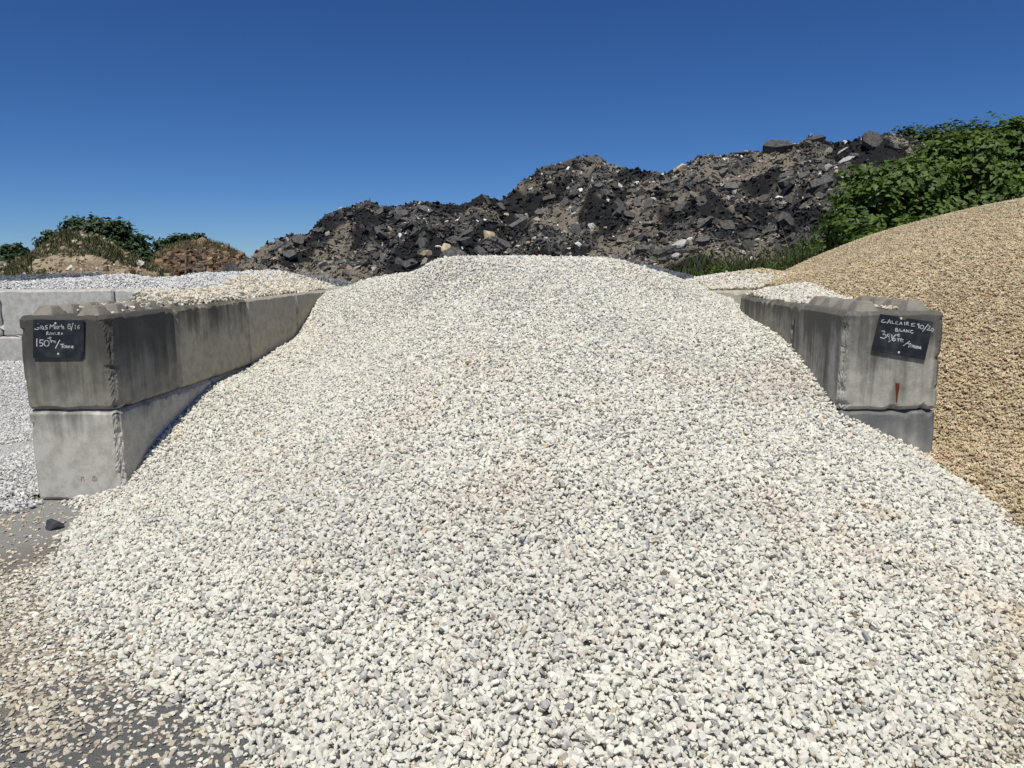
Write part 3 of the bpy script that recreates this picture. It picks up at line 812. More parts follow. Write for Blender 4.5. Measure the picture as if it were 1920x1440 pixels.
# gravel over the right wall -------------------------------------
me, V = grid_mesh('gravel_heap', np.arange(1.4, 3.9, .05), np.arange(5.0, 11.5, .05), lambda x, y: rh_z(x, y) - .035,
                  lambda x, y, z: (z > .3) & (right_of_right(x, y) > .16) & ((y > RY + .98)) & ~((right_of_right(x, y) < .66) & (y > RY + 2.1) & (y < 7.85)) & ~((right_of_right(x, y) > .52) & (y < 6.7)))
rh = tag(link('gravel_heap', me, m_wcore), 'low heap of cream gravel lying over the right wall top beside the beige heap', 'gravel heap', 'gravel heaps of the yard')
x, y = jitter_points(1.3, 3.8, 5.1, 10.2, .018)
z = rh_z(x, y); bz = beige_z(x, y)
wR = right_of_right(x, y); aR = (x - RX) * fR[0] + (y - RY) * fR[1]
k = (z > .4) & in_view(x, y, z) & (z > bz - .02) & ~((aR < 2.15) & (wR < .05)) & (aR > .86) & ~((wR < .6) & (z < 1.195) & (aR < 2.16)) & (z > white_z(x, y) - .03)
k &= ~((x > 1.99) & (x < 2.59) & (y > 7.75) & (z < 1.195)) & ~((wR < .64) & (y > RY + 2.14) & (y < 7.8)) & ~((wR < .05) & (y < 8.2)) & ~((wR > .57) & (y < 6.6))
x, y, z = x[k], y[k], z[k]; n = len(x)
bb = smooth(2.6, 3.2, x + .8 * (fbm(x * 3, y * 3, 72, 3) - .5))
cols = np.where((RNG.random(n) < bb)[:, None], pick(n, BEIGE), pick(n, CREAM + WHITE[:2]))
print('right heap', n)
tag(scatter('cream_gravel', np.stack([x, y, z + RNG.normal(0, .006, n)], 1), np.clip(RNG.lognormal(math.log(.0125), .25, n), .007, .025), cols, g_white, rh, tilt=.7), kind='stuff')

# a few stones lying among the studs ------------------------------
pts = []
for i in range(700):
    a = random.uniform(.1, A1 + .7); w = random.uniform(.05, .57)
    if a < .13 + .1 * random.random(): continue
    if random.random() > .25 + .75 * (a / 1.2): continue
    pts.append(Lp(a, w, 1.2 + random.uniform(.0, .018) + .02 * (a > .3)))
for i in range(160):
    a = random.uniform(.12, .85); w = random.uniform(.1, .5)
    if abs((w % .3) - .0) > .08 and random.random() < .6: continue
    pts.append(Rp(a, w, 1.2 + random.uniform(.0, .012)))
pts = np.array(pts)
tag(scatter('spilled_gravel', pts, np.clip(RNG.lognormal(math.log(.0105), .25, len(pts)), .006, .02), pick(len(pts), CREAM), g_white, None, .5),
    'loose cream stones lying between the studs on the wall tops', 'gravel', kind='stuff')

# grey gravel on the floor of the left bay -------------------------
x, y = jitter_points(-9.0, -3.0, 4.25, 9.7, .021)
w_ = left_of_left(x, y)
z = .02 + .12 * smooth(.9, .0, np.abs(w_ - 1.0)) * smooth(4.3, 6, y) + .25 * smooth(7.5, 9.6, y) + 0 * x
dens = smooth(.45, .55, fbm(x * .9, y * .9, 81, 3) + .25 * smooth(6.0, 7.5, y) + .3 * smooth(5.4, 4.7, y) - .15 * smooth(.0, .6, np.abs(y - 5.9) * -1 + .6))
dens *= np.where(y < LY + .1, smooth(4.22, 4.5, y + .25 * (fbm(x * 4, y * 4, 82, 2) - .5)) * smooth(-2.6, -3.0, x - .15), 1)
k = (w_ > .6) | (y < LY - .01)
k &= in_view(x, y, z) & (RNG.random(len(x)) < np.clip(dens, .06, 1))
k &= ~((w_ < .62) & (y > LY - .01))
x, y, z = x[k], y[k], z[k]; n = len(x)
print('bay gravel', n)
me, V = grid_mesh('bay_floor', np.arange(-9.6, -2.2, .12), np.arange(4.7, 9.72, .12),
                  lambda x, y: .006 + .12 * smooth(.9, .0, np.abs(left_of_left(x, y) - 1.0)) * smooth(4.3, 6, y) + .25 * smooth(7.5, 9.6, y) + 0 * x,
                  lambda x, y, z: left_of_left(x, y) > .3)
tag(link('bay_floor', me, core_mat('bay_dust', (.36, .355, .34), (.5, .49, .46))), kind='structure')
tag(scatter('bay_gravel', np.stack([x, y, z + RNG.normal(0, .003, n)], 1), np.clip(RNG.lognormal(math.log(.0095), .3, n), .005, .02), pick(n, BLUISH), g_white, None, .5),
    'blue-grey and white crushed gravel scattered over the left bay floor', 'gravel', kind='stuff')

# loose stones trodden into the yard -------------------------------
x, y = jitter_points(-4.4, 4.0, 1.2, 4.8, .0155)
z = np.zeros_like(x) + .002
asp = np.hypot((x + 1.12), (y - 2.05) * 1.5) + 1.7 * (fbm(x * 3.2, y * 3.2, 91, 4) - .5)
dust = np.hypot(x + 3.1, y - 4.15) + .6 * (fbm(x * 2, y * 2, 92, 3) - .5)
dens = .98 - .50 * smooth(.72, .42, asp) - .85 * smooth(.95, .5, dust)
dens *= np.where((x < -2.5) & (y > LY - .2), .3, 1)
k = in_view(x, y, z) & (RNG.random(len(x)) < dens) & (white_z(x, y) < .03) & (beige_z(x, y) < .02) & ~over_block(x, y)
x, y, z = x[k], y[k], z[k]; n = len(x)
DUSTY = [(.5, (.54, .475, .365), .12), (.25, (.47, .41, .32), .14), (.15, (.62, .58, .49), .1), (.08, (.36, .34, .31), .15)]
cols = pick(n, DUSTY)
nearw = smooth(-.12, .03, white_s(x, y))
cols = np.where((RNG.random(n) < .06 + .55 * nearw)[:, None], pick(n, WHITE), cols)
yel = (smooth(2.9, 3.6, y) * smooth(-2.0, -2.6, x) * smooth(.42, .6, fbm(x * 2, y * 2, 94, 3)))[:, None]
cols = cols * (1 - yel * np.array([.0, .06, .17]))
print('loose', n)
tag(scatter('loose_gravel', np.stack([x, y, z + RNG.uniform(-.003, .003, n)], 1), np.clip(RNG.lognormal(math.log(.0092), .32, n), .004, .019), cols, g_flat, None, .22),
    'dusty tan and white stones trodden into the yard around the heap', 'gravel', kind='stuff')

# ------------------------------------------------------------------ single dark rock by the left block
def hull_mesh(name, n, dims, seed, jitter=.25):
    r = random.Random(seed)
    bm = bmesh.new()
    for i in range(n):
        v = Vector((r.gauss(0, 1), r.gauss(0, 1), r.gauss(0, 1))).normalized() * r.uniform(1 - jitter, 1)
        bm.verts.new((v.x * dims[0], v.y * dims[1], v.z * dims[2]))
    res = bmesh.ops.convex_hull(bm, input=bm.verts[:])
    bmesh.ops.delete(bm, geom=[g for g in res['geom_interior'] if isinstance(g, bmesh.types.BMVert)], context='VERTS')
    bmesh.ops.recalc_face_normals(bm, faces=bm.faces)
    me = bpy.data.meshes.new(name); bm.to_mesh(me); bm.free()
    return me
def rock_mat(name, a, b_, scale=8):
    m, nt, b = new_mat(name, .85, .25)
    tc = N(nt, 'ShaderNodeTexCoord')
    oi = N(nt, 'ShaderNodeObjectInfo')
    n1 = noise(nt, tc.outputs['Object'], scale, 7, .65)
    v = mth(nt, 'ADD', mth(nt, 'MULTIPLY', oi.outputs['Random'], .5), .72)
    cc = N(nt, 'ShaderNodeCombineColor')
    for i in range(3): nt.links.new(v, cc.inputs[i])
    nt.links.new(mixc(nt, 1.0, mixc(nt, ramp(nt, n1, .35, .65), a, b_), cc.outputs[0], 'MULTIPLY'), b.inputs['Base Color'])
    bump(nt, b, n1, .4, .03)
    return m
m_slate = rock_mat('dark_rock', (.05, .055, .062), (.085, .09, .10), 14)
p = at_z(101, 991, 0.0)
o = link('rock', hull_mesh('rock', 15, (.062, .048, .036), 4, .12), m_slate)
o.location = (p[0], p[1], .026); o.rotation_euler = (.1, .1, .4)
tag(o, 'fist-sized dark grey rock lying on the dust by the left block', 'rock')

# ------------------------------------------------------------------ dark gravel heaps beyond the bays
m_dgrav = stone_mat('slate_gravel', .15)
g_dark = stone_group('stones_dark', m_dgrav, 8, 14, seed=6)
SLATE = [(.6, (.115, .125, .14), .18), (.3, (.18, .19, .205), .15), (.1, (.07, .075, .085), .15)]
def dark_heap(label, pts_img, back, step, size, table, seed, ylim, xlim):
    pts = [at(*q) for q in pts_img] + [np.array(q) for q in back]
    s = Surface(pts)
    zf = lambda x, y: s(x, y) + .04 * (fbm(x * 2, y * 2, seed, 3) - .5)
    me, V = grid_mesh('gravel_heap', np.arange(*xlim, .12), np.arange(*ylim, .12), lambda x, y: zf(x, y) - .03, lambda x, y, z: z > -.1)
    h = tag(link('gravel_heap', me, m_gcore), label, 'gravel heap', 'gravel heaps of the yard')
    x, y = jitter_points(*xlim, *ylim, step)
    z = zf(x, y)
    k = (z > .75) & in_view(x, y, z, 0)
    x, y, z = x[k], y[k], z[k]; n = len(x)
    print('dark heap', n)
    tag(scatter('slate_gravel', np.stack([x, y, z], 1), np.clip(RNG.lognormal(math.log(size), .25, n), size * .5, size * 2), pick(n, table), g_dark, h, .7), kind='stuff')
GREYF = [(.7, (.20, .21, .22), .14), (.3, (.28, .285, .29), .12)]
dark_heap('low dark blue-grey gravel heap behind the left bay back wall',
          ((0, 521, 15), (120, 516, 15.5), (220, 518, 15.5), (290, 526, 15), (-120, 522, 15)), [(x, 18, .6) for x in (-12, -9, -6)] + [(x, 12.6, 1.12) for x in (-11, -9, -7, -6)] + [(-4.5, 14, .9)], .045, .026, SLATE, 101, (12.4, 18.5), (-14, -5))
dark_heap('grey fine gravel mound between the left wall and the black rubble',
          ((440, 522, 13.5), (500, 514, 13.5), (560, 515, 13.5), (610, 524, 13.3), (645, 540, 13), (400, 530, 13.5)), [(-4.5, 16.5, .6), (-2.5, 16.5, .6), (-6, 14, .9), (-3.5, 11.8, 1.0), (-2.2, 11.5, .9)], .04, .02, GREYF, 102, (11.8, 16), (-6.5, -2.0))
dark_heap('blue-black stone heap behind the right shoulder of the white heap',
          ((1150, 487, 12), (1200, 494, 12), (1250, 508, 12), (1300, 522, 12), (1330, 532, 12), (1080, 486, 12)), [(1.0, 14.5, .8), (3, 14.5, .6), (1.2, 10.4, .9), (2.6, 10.6, .8)], .042, .026, SLATE, 103, (10.6, 14.2), (.4, 3.8))

# ------------------------------------------------------------------ black rubble heap
sil = np.array([(380, 530), (430, 506), (470, 482), (500, 457), (540, 444), (575, 442), (600, 417), (630, 397), (690, 379), (720, 391), (760, 387), (820, 379), (860, 387), (905, 366), (940, 377), (970, 347), (1020, 312), (1080, 295), (1120, 293), (1150, 312), (1200, 322), (1250, 327), (1270, 317), (1330, 292), (1380, 289), (1420, 287), (1455, 272), (1480, 277), (1520, 260), (1560, 272), (1600, 267), (1640, 252), (1700, 257), (1730, 266), (1800, 300), (1900, 330), (2050, 350)], float)
YC0 = 31.0
def crest_depth(t): return YC0 + 1.6 * np.sin(t * 9 + 1) + 1.2 * np.sin(t * 23)
cw = []
for px, py in sil:
    d = ray(px, py); t = d[0] / d[1]
    Yc = float(crest_depth(np.array(t)))
    cw.append((t, (CAM + d * (Yc / d[1]))[2]))
cw = np.array(cw)
def crest_z(t): return np.interp(t, cw[:, 0], cw[:, 1])
def rubble_z(t, Y):
    """t = x / y"""
    Yc = crest_depth(t); zc = crest_z(t)
    foot = Yc - np.maximum(zc - .6, .2) * 1.75 - 1.2
    s = (Y - foot) / (Yc - foot)
    up = .6 + (zc - .6) * np.where(s < 1, np.clip(s, -.4, 1) ** 1.0, 1 - (s - 1) * .9)
    x = t * Y
    env = np.clip(s * 2.2, 0, 1) * np.clip((1.02 - s) * 5, 0, 1)
    g = (fbm(x * .55 + .25 * Y, Y * .22, 201, 4) - .5) * 1.5 + (fbm(x * 1.9, Y * 1.5, 202, 4) - .5) * .55
    fine_ = (fbm(x * 5, Y * 5, 203, 3) - .5) * .16
    return np.minimum(up + g * env, up + .55) + fine_ + (fbm(x * 2.5, Y * 2.5, 204, 3) - .5) * .22 * (s > .8)
def rubble_cols(x, Y):
    a = fbm(x * .30, Y * .36, 211, 5, .55)
    b2 = fbm(x * .55 + 40, Y * .55, 212, 5, .55)
    dirt = smooth(.46, .57, a)[:, None]
    black = smooth(.50, .60, b2)[:, None]
    c = np.array([.10, .093, .083])[None, :] * np.ones((len(x), 1))
    c = c * (1 - dirt) + np.array([.225, .195, .155]) * dirt
    c = c * (1 - black) + np.array([.022, .022, .023]) * black
    return c, dirt[:, 0], black[:, 0]
ts = np.linspace(-.44, .86, 520); Ys = np.linspace(19.0, 36, 240)
T, YY = np.meshgrid(ts, Ys, indexing='ij')
Z = rubble_z(T, YY); X = T * YY
nx, ny = T.shape
idx = np.arange(nx * ny).reshape(nx, ny)
q = np.stack([idx[:-1, :-1], idx[1:, :-1], idx[1:, 1:], idx[:-1, 1:]], -1).reshape(-1, 4)
keep = (Z.ravel()[q] > -.3).any(1); q = q[keep]
V = np.stack([X.ravel(), YY.ravel(), np.maximum(Z.ravel(), -.3)], 1)
me = mesh_np('rubble_heap', V, q, True)
vcol(me, rubble_cols(X.ravel(), YY.ravel())[0])
m_rub = vc_mat('rubble_soil', 3.0, .42, .95, .9, .12)
rub = tag(link('rubble_heap', me, m_rub), 'long black heap of broken asphalt and dirt rising behind the gravel', 'rubble heap')

def rubble_hit(px, py):
    d = ray(px, py); t = d[0] / d[1]
    Yq = np.linspace(19, 36, 900)
    zq = CAM_H + d[2] / d[1] * Yq
    h = rubble_z(np.full_like(Yq, t), Yq)
    i = np.argmax(h > zq)
    if h[i] <= zq[i]: return None
    return np.array([t * Yq[i], Yq[i], h[i]])

def rubble_normal(x, Y):
    e = .25
    f = lambda a, c: rubble_z(a / c, c)
    n_ = Vector((-(f(x + e, Y) - f(x - e, Y)) / (2 * e), -(f(x, Y + e) - f(x, Y - e)) / (2 * e), 1.0))
    return n_.normalized()

def slab_mesh(seed):
    r = random.Random(seed)
    k = r.choice((4, 5, 5, 6, 7))
    bm = bmesh.new()
    ring = []
    for i in range(k):
        a = 2 * math.pi * (i + r.uniform(-.3, .3)) / k
        ring.append((math.cos(a) * r.uniform(.75, 1.1), math.sin(a) * r.uniform(.45, .8)))
    th = r.uniform(.10, .24)
    lo = [bm.verts.new((x * r.uniform(.85, 1.02), y * r.uniform(.85, 1.02), -th + r.uniform(-.03, .03))) for x, y in ring]
    hi = [bm.verts.new((x, y, th + r.uniform(-.05, .05))) for x, y in ring]
    bm.faces.new(hi); bm.faces.new(lo[::-1])
    for i in range(k): bm.faces.new((lo[i], lo[(i + 1) % k], hi[(i + 1) % k], hi[i]))
    bmesh.ops.triangulate(bm, faces=bm.faces[:])
    bmesh.ops.recalc_face_normals(bm, faces=bm.faces)
    me = bpy.data.meshes.new('asphalt_slab'); bm.to_mesh(me); bm.free()
    return me
m_asph = rock_mat('broken_asphalt', (.058, .056, .054), (.15, .145, .135), 5)
m_conc = rock_mat('broken_concrete', (.34, .33, .30), (.52, .51, .47), 5)
m_tan = rock_mat('limestone_boulder', (.36, .29, .18), (.55, .46, .31), 3)
m_whit = rock_mat('white_rubble', (.60, .60, .58), (.75, .75, .73), 5)
slabs = [slab_mesh(i) for i in range(16)]
for s in slabs: s.materials.append(m_asph)
chunks = [hull_mesh('concrete_chunk', 12, (1, .75, .55), 50 + i) for i in range(8)]
for i, s in enumerate(chunks): s.materials.append((m_conc, m_conc, m_whit, m_tan)[i % 4])
def place_piece(name, me, p, size, rz=None, tilt=.35, sink=.15):
    o = link(name, me, None, rub)
    nrm = rubble_normal(p[0], p[1])
    nrm = (nrm + Vector((random.gauss(0, tilt), random.gauss(0, tilt), random.gauss(0, tilt)))).normalized()
    qn = nrm.to_track_quat('Z', 'Y')
    rz = random.uniform(0, 6.28) if rz is None else rz
    from mathutils import Quaternion
    o.rotation_mode = 'QUATERNION'
    o.rotation_quaternion = qn @ Quaternion((0, 0, 1), rz)
    o.location = tuple(p + np.array(nrm) * size * sink)
    o.scale = (size,) * 3
    return o
random.seed(21)
# pieces one can single out
def boulder(name, px, py, wpx, mat, seed, dims=(1, .75, .62)):
    p = rubble_hit(px, py)
    if p is None: return
    me = hull_mesh(name, 22, dims, seed, .12); me.materials.append(mat)
    place_piece(name, me, p, wpx / 2 * p[1] / F_PX, tilt=.1)
for a in ((918, 447, 40, m_tan, 3), (800, 478, 26, m_tan, 8), (836, 470, 36, m_tan, 5), (1275, 318, 30, m_tan, 12), (950, 404, 14, m_tan, 13), (985, 405, 16, m_tan, 14), (990, 458, 14, m_tan, 15)):
    boulder('boulder', *a)
for a in ((1108, 427, 32, m_conc, 21, (1, .6, .3)), (1272, 464, 44, m_conc, 22, (1, .7, .35)), (1552, 316, 24, m_conc, 23), (1088, 358, 14, m_whit, 24), (1140, 378, 12, m_whit, 25), (1085, 460, 18, m_whit, 26), (1066, 318, 14, m_whit, 27), (1292, 450, 16, m_whit, 28), (1268, 482, 28, m_conc, 29, (1, .6, .4)), (1480, 335, 16, m_conc, 30), (1410, 490, 22, m_whit, 31), (1620, 262, 16, m_whit, 32), (1590, 300, 34, m_conc, 33, (1, .5, .2)), (1580, 285, 24, m_conc, 34, (1, .4, .25)), (640, 395, 18, m_conc, 35), (615, 440, 16, m_conc, 36), (700, 505, 22, m_conc, 37, (1, .6, .35))):
    boulder('concrete_chunk', *a)
for px, py, wpx, sd in ((975, 425, 52, 2), (845, 490, 72, 5), (780, 440, 30, 1), (770, 500, 40, 7), (850, 455, 36, 9), (900, 478, 44, 3), (1180, 405, 26, 4), (1315, 380, 30, 6), (1280, 392, 34, 8), (1400, 280, 60, 11), (1455, 282, 70, 12), (1345, 450, 34, 13), (1210, 415, 40, 14), (1320, 455, 34, 15), (1480, 452, 36, 0), (1535, 350, 60, 2), (520, 470, 40, 3), (560, 455, 36, 6), (545, 480, 34, 9), (500, 490, 30, 1), (1110, 305, 44, 4), (1530, 265, 36, 7), (1610, 262, 44, 8)):
    p = rubble_hit(px, py)
    if p is not None: place_piece('asphalt_slab', slabs[sd], p, wpx / 2 * p[1] / F_PX, tilt=.15, sink=.2)
cnt = {'asphalt_slab': 24, 'concrete_chunk': 18}
while cnt['asphalt_slab'] < 285 or cnt['concrete_chunk'] < 90:
    px, py = random.uniform(430, 1740), random.uniform(255, 520)
    p = rubble_hit(px, py)
    if p is None: continue
    if rubble_hit(px, py - 11) is None and random.random() < .85: continue
    _, dirt, black = rubble_cols(np.array([p[0]]), np.array([p[1]]))
    pale = random.random() < .25
    if (black[0] > .5 and random.random() < .65) or (dirt[0] > .5 and random.random() < .35): continue
    nm = 'concrete_chunk' if pale else 'asphalt_slab'
    if cnt[nm] >= (90 if pale else 285): continue
    cnt[nm] += 1
    if pale: place_piece(nm, random.choice(chunks), p, random.uniform(.08, .17), tilt=.4, sink=.2)
    else: place_piece(nm, random.choice(slabs), p, min(.62, random.lognormvariate(math.log(.26), .35)), tilt=.42, sink=.15)
# small fragments
m_frag = stone_mat('rubble_fragment', .2)
g_frag = stone_group('stones_rubble', m_frag, 10, 9, seed=9, flat=.55)
n0 = 60000
t = RNG.uniform(-.42, .62, n0); Yq = RNG.uniform(20.5, 33.5, n0)
z = rubble_z(t, Yq); x = t * Yq
_, dirt, black = rubble_cols(x, Yq)
k = (z > .55) & (RNG.random(n0) < .9 - .25 * black - .35 * dirt) & (Yq < crest_depth(t) + .6)
t, Yq, z, x = t[k], Yq[k], z[k], x[k]; dirt = dirt[k]; black = black[k]; n = len(x)
FR = [(.58, (.07, .068, .065), .3), (.25, (.13, .122, .11), .25), (.12, (.20, .175, .14), .2), (.07, (.42, .41, .38), .2), (.022, (.72, .72, .70), .1)]
cols = pick(n, FR)
cols = np.where((dirt > RNG.random(n) * 1.3)[:, None], pick(n, [(1, (.20, .172, .135), .2), (.25, (.36, .33, .28), .2)]), cols)
cols = np.where((black > RNG.random(n) * .8 + .1)[:, None], pick(n, [(1, (.026, .026, .027), .3), (.1, (.07, .07, .07), .3)]), cols)
print('fragments', n)
tag(scatter('rubble_fragments', np.stack([x, Yq, z + .02], 1), np.clip(RNG.lognormal(math.log(.062), .5, n), .02, .2), cols, g_frag, rub, .6, slope=np.array([.5, 0])), kind='stuff')

# ------------------------------------------------------------------ earth mounds at the left
def mound(name, label, sil_pts, Yc, depth, cols_fn, seed, mat, foot_z=.0, rough=.5):
    cw_ = []
    for px, py in sil_pts:
        d = ray(px, py); cw_.append((d[0] / d[1], (CAM + d * (Yc / d[1]))[2]))
    cw_ = np.array(cw_)
    def zf(t, Y):
        zc = np.interp(t, cw_[:, 0], cw_[:, 1])
        s = np.abs(Y - Yc) / depth
        prof = np.clip(1 - s, 0, 1) ** .85
        x = t * Y
        g = (fbm(x * .5, Y * .5, seed, 4) - .5) * rough * 2 * np.clip(s * 3, .12, 1)
        return foot_z + (zc - foot_z) * prof + g * np.clip(prof * 3, 0, 1)
    ts = np.linspace(cw_[0, 0], cw_[-1, 0], 150); Ys = np.linspace(Yc - depth, Yc + depth, 90)
    T, YY = np.meshgrid(ts, Ys, indexing='ij'); Z = zf(T, YY); X = T * YY
    nx, ny = T.shape; idx = np.arange(nx * ny).reshape(nx, ny)
    q = np.stack([idx[:-1, :-1], idx[1:, :-1], idx[1:, 1:], idx[:-1, 1:]], -1).reshape(-1, 4)
    me = mesh_np(name, np.stack([X.ravel(), YY.ravel(), Z.ravel()], 1), q, True)
    vcol(me, cols_fn(X.ravel(), YY.ravel(), Z.ravel()))
    return tag(link(name, me, mat), label, 'earth mound'), zf
m_earth = vc_mat('earth', 1.6, .35, .95, .8, .25)
def ec(x, y, z):
    g = smooth(.44, .6, fbm(x * .35, y * .35 + z * .5, 301, 4))[:, None]
    g2 = smooth(.4, .65, fbm(x * 1.3, y * 1.3 + z, 303, 3))[:, None]
    c = (np.array([.40, .325, .225])[None] * (1 - g2) + np.array([.27, .205, .135])[None] * g2) * (1 - g) + np.array([.17, .155, .085])[None] * g
    return c
em, em_z = mound('earth_mound', 'sandy earth mound with grass growing on it beyond the left bay',
                 ((-260, 560), (-120, 520), (-20, 512), (30, 492), (80, 462), (115, 440), (150, 434), (190, 444), (230, 470), (270, 492), (310, 512), (350, 545)), 42, 7.5, ec, 302, m_earth, rough=.8)
def bc(x, y, z):
    g = smooth(.42, .62, fbm(x * .5, y * .3 + z * .8, 311, 4))[:, None]
    c = np.array([.23, .155, .085])[None] * (1 - g) + np.array([.07, .048, .033])[None] * g
    tp = smooth(2.1, 2.7, z)[:, None] * .5
    return c * (1 - tp) + np.array([.20, .165, .08])[None] * tp
bm_, bm_z = mound('earth_mound', 'steep brown earth mound with scrap timber at its foot',
                  ((270, 530), (290, 482), (310, 468), (345, 456), (390, 453), (420, 462), (445, 476), (470, 495), (510, 545)), 46, 4.5, bc, 312, m_earth, rough=.7)

# grass -------------------------------------------------------------
def grass_mat(name, a, b_):
    m, nt, b = new_mat(name, .8, .2)
    g = N(nt, 'ShaderNodeNewGeometry')
    nt.links.new(mixc(nt, g.outputs['Random Per Island'], a, b_), b.inputs['Base Color'])
    return m
m_dry = grass_mat('dry_grass', (.085, .095, .045), (.24, .21, .115))
m_weed = grass_mat('green_weeds', (.03, .055, .016), (.11, .12, .045))
def blades(name, base, h, w, mat, parent=None, lean=.35):
    n = len(base)
    a = RNG.uniform(0, 6.283, n)
    dx, dy = np.cos(a) * w, np.sin(a) * w
    la = RNG.uniform(0, 6.283, n); ll = np.abs(RNG.normal(0, lean, n)) * h
    tip = base + np.stack([np.cos(la) * ll, np.sin(la) * ll, h], 1)
    mid = base + np.stack([np.cos(la) * ll * .35, np.sin(la) * ll * .35, h * .55], 1)
    s = np.stack([dx, dy, 0 * dx], 1)
    V = np.stack([base - s, base + s, mid + s * .8, mid - s * .8, tip], 1).reshape(-1, 3)
    i = np.arange(n)[:, None] * 5
    f1 = np.concatenate([i + np.array([[0, 1, 2]]), i + np.array([[0, 2, 3]]), i + np.array([[3, 2, 4]])])
    me = mesh_np(name, V, f1)
    return link(name, me, mat, parent)
def grow(zf, t0, t1, Y0, Y1, n, thr, seed):
    t = RNG.uniform(t0, t1, n); Y = RNG.uniform(Y0, Y1, n); x = t * Y
    k = fbm(x * .35, Y * .35 + zf(t, Y) * .5, seed, 4) + RNG.normal(0, .04, n) > thr
    t, Y, x = t[k], Y[k], x[k]
    return np.stack([x, Y, zf(t, Y) - .02], 1)
bs = grow(em_z, -.88, -.45, 35, 43, 30000, .52, 301)
tag(blades('grass', bs, RNG.uniform(.08, .34, len(bs)), .026, m_dry, em, .6), kind='stuff')
t = RNG.uniform(-.49, -.34, 5200); Y = RNG.uniform(45.2, 47, 5200)
bs = np.stack([t * Y, Y, bm_z(t, Y) - .02], 1)
tag(blades('grass', bs, RNG.uniform(.12, .4, len(bs)), .02, m_dry, bm_), kind='stuff')

g_clod = stone_group('stones_clods', stone_mat('earth_clod', .2), 8, 14, seed=12)
def clods(parent, zf, t0, t1, Y0, Y1, n, table, size):
    t = RNG.uniform(t0, t1, n); Y = RNG.uniform(Y0, Y1, n)
    tag(scatter('clods', np.stack([t * Y, Y, zf(t, Y)], 1), np.clip(RNG.lognormal(math.log(size), .6, n), .02, .35), pick(n, table), g_clod, parent, .7), kind='stuff')
clods(em, em_z, -.88, -.45, 35, 43, 4200, [(.6, (.38, .31, .215), .15), (.4, (.25, .19, .125), .2), (.04, (.62, .6, .55), .1)], .07)
clods(bm_, bm_z, -.5, -.33, 42, 47, 2600, [(.6, (.20, .135, .08), .2), (.4, (.08, .055, .04), .25), (.1, (.30, .22, .13), .15)], .09)
t = RNG.uniform(-.86, -.46, 420); Y = RNG.uniform(35.3, 42, 420)
kk = fbm(t * Y * .35, Y * .35 + em_z(t, Y) * .5, 301, 4) > .40
t, Y = np.repeat(t[kk], 26), np.repeat(Y[kk], 26)
x_ = t * Y + RNG.normal(0, .13, len(t)); Y = Y + RNG.normal(0, .13, len(t))
bs = np.stack([x_, Y, em_z(x_ / Y, Y) - .02], 1)
m_scrub = grass_mat('olive_scrub', (.055, .07, .03), (.16, .155, .075))
tag(blades('scrub', bs, RNG.uniform(.12, .5, len(bs)), .03, m_scrub, em, .5), kind='stuff')

# ------------------------------------------------------------------ trees and shrubs
def leaf_mat(name, a, b_, trans=.25):
    m, nt, b = new_mat(name, .55, .35)
    g = N(nt, 'ShaderNodeNewGeometry')
    c = mixc(nt, g.outputs['Random Per Island'], a, b_)
    nt.links.new(c, b.inputs['Base Color'])
    tr = N(nt, 'ShaderNodeBsdfTranslucent')
    nt.links.new(mixc(nt, 1.0, c, (1.3, 1.5, .5), 'MULTIPLY'), tr.inputs['Color'])
    mx = N(nt, 'ShaderNodeMixShader'); mx.inputs[0].default_value = trans
    nt.links.new(b.outputs[0], mx.inputs[1]); nt.links.new(tr.outputs[0], mx.inputs[2])
    nt.links.new(mx.outputs[0], nt.nodes['Material Output'].inputs[0])
    return m
m_leaf = leaf_mat('shrub_leaf', (.045, .088, .016), (.13, .19, .04))
m_leafd = leaf_mat('dark_tree_leaf', (.018, .042, .014), (.045, .075, .022), .15)
m_bark, nt, b = new_mat('bark', .9, .1)
tc = N(nt, 'ShaderNodeTexCoord')
nt.links.new(mixc(nt, noise(nt, tc.outputs['Object'], 12, 5), (.06, .05, .04), (.16, .14, .11)), b.inputs['Base Color'])

def leaves(name, P, nrm, size, mat, parent, fold=.25, asp=.72):
    """pointed, slightly folded leaves: four triangles each"""
    n = len(P)
    nrm = nrm / np.linalg.norm(nrm, axis=1)[:, None]
    r = RNG.normal(0, 1, (n, 3))
    u = np.cross(nrm, r); u /= np.linalg.norm(u, axis=1)[:, None]
    v = np.cross(nrm, u)
    s = size[:, None]
    w = s * asp * .5
    V = np.stack([P - u * s * .5, P + v * w + nrm * w * fold - u * s * .08, P + u * s * .55 - nrm * s * .12, P - v * w + nrm * w * fold - u * s * .08, P], 1).reshape(-1, 3)
    i = np.arange(n)[:, None] * 5
    f = np.concatenate([i + np.array([[a, b2, 4]]) for a, b2 in ((0, 3), (3, 2), (2, 1), (1, 0))])
    me = mesh_np(name, V, f)
    return link(name, me, mat, parent)

def tube(bm, pts, r0, r1, k=6):
    prev = None
    for i, p in enumerate(pts):
        p = Vector(p); d = (Vector(pts[min(i + 1, len(pts) - 1)]) - Vector(pts[max(i - 1, 0)])).normalized()
        a = d.orthogonal().normalized(); c = d.cross(a)
        r = r0 + (r1 - r0) * i / (len(pts) - 1)
        ring = [bm.verts.new(p + (a * math.cos(2 * math.pi * j / k) + c * math.sin(2 * math.pi * j / k)) * r) for j in range(k)]
        if prev:
            for j in range(k): bm.faces.new((prev[j], prev[(j + 1) % k], ring[(j + 1) % k], ring[j]))
        prev = ring
    bm.faces.new(prev)

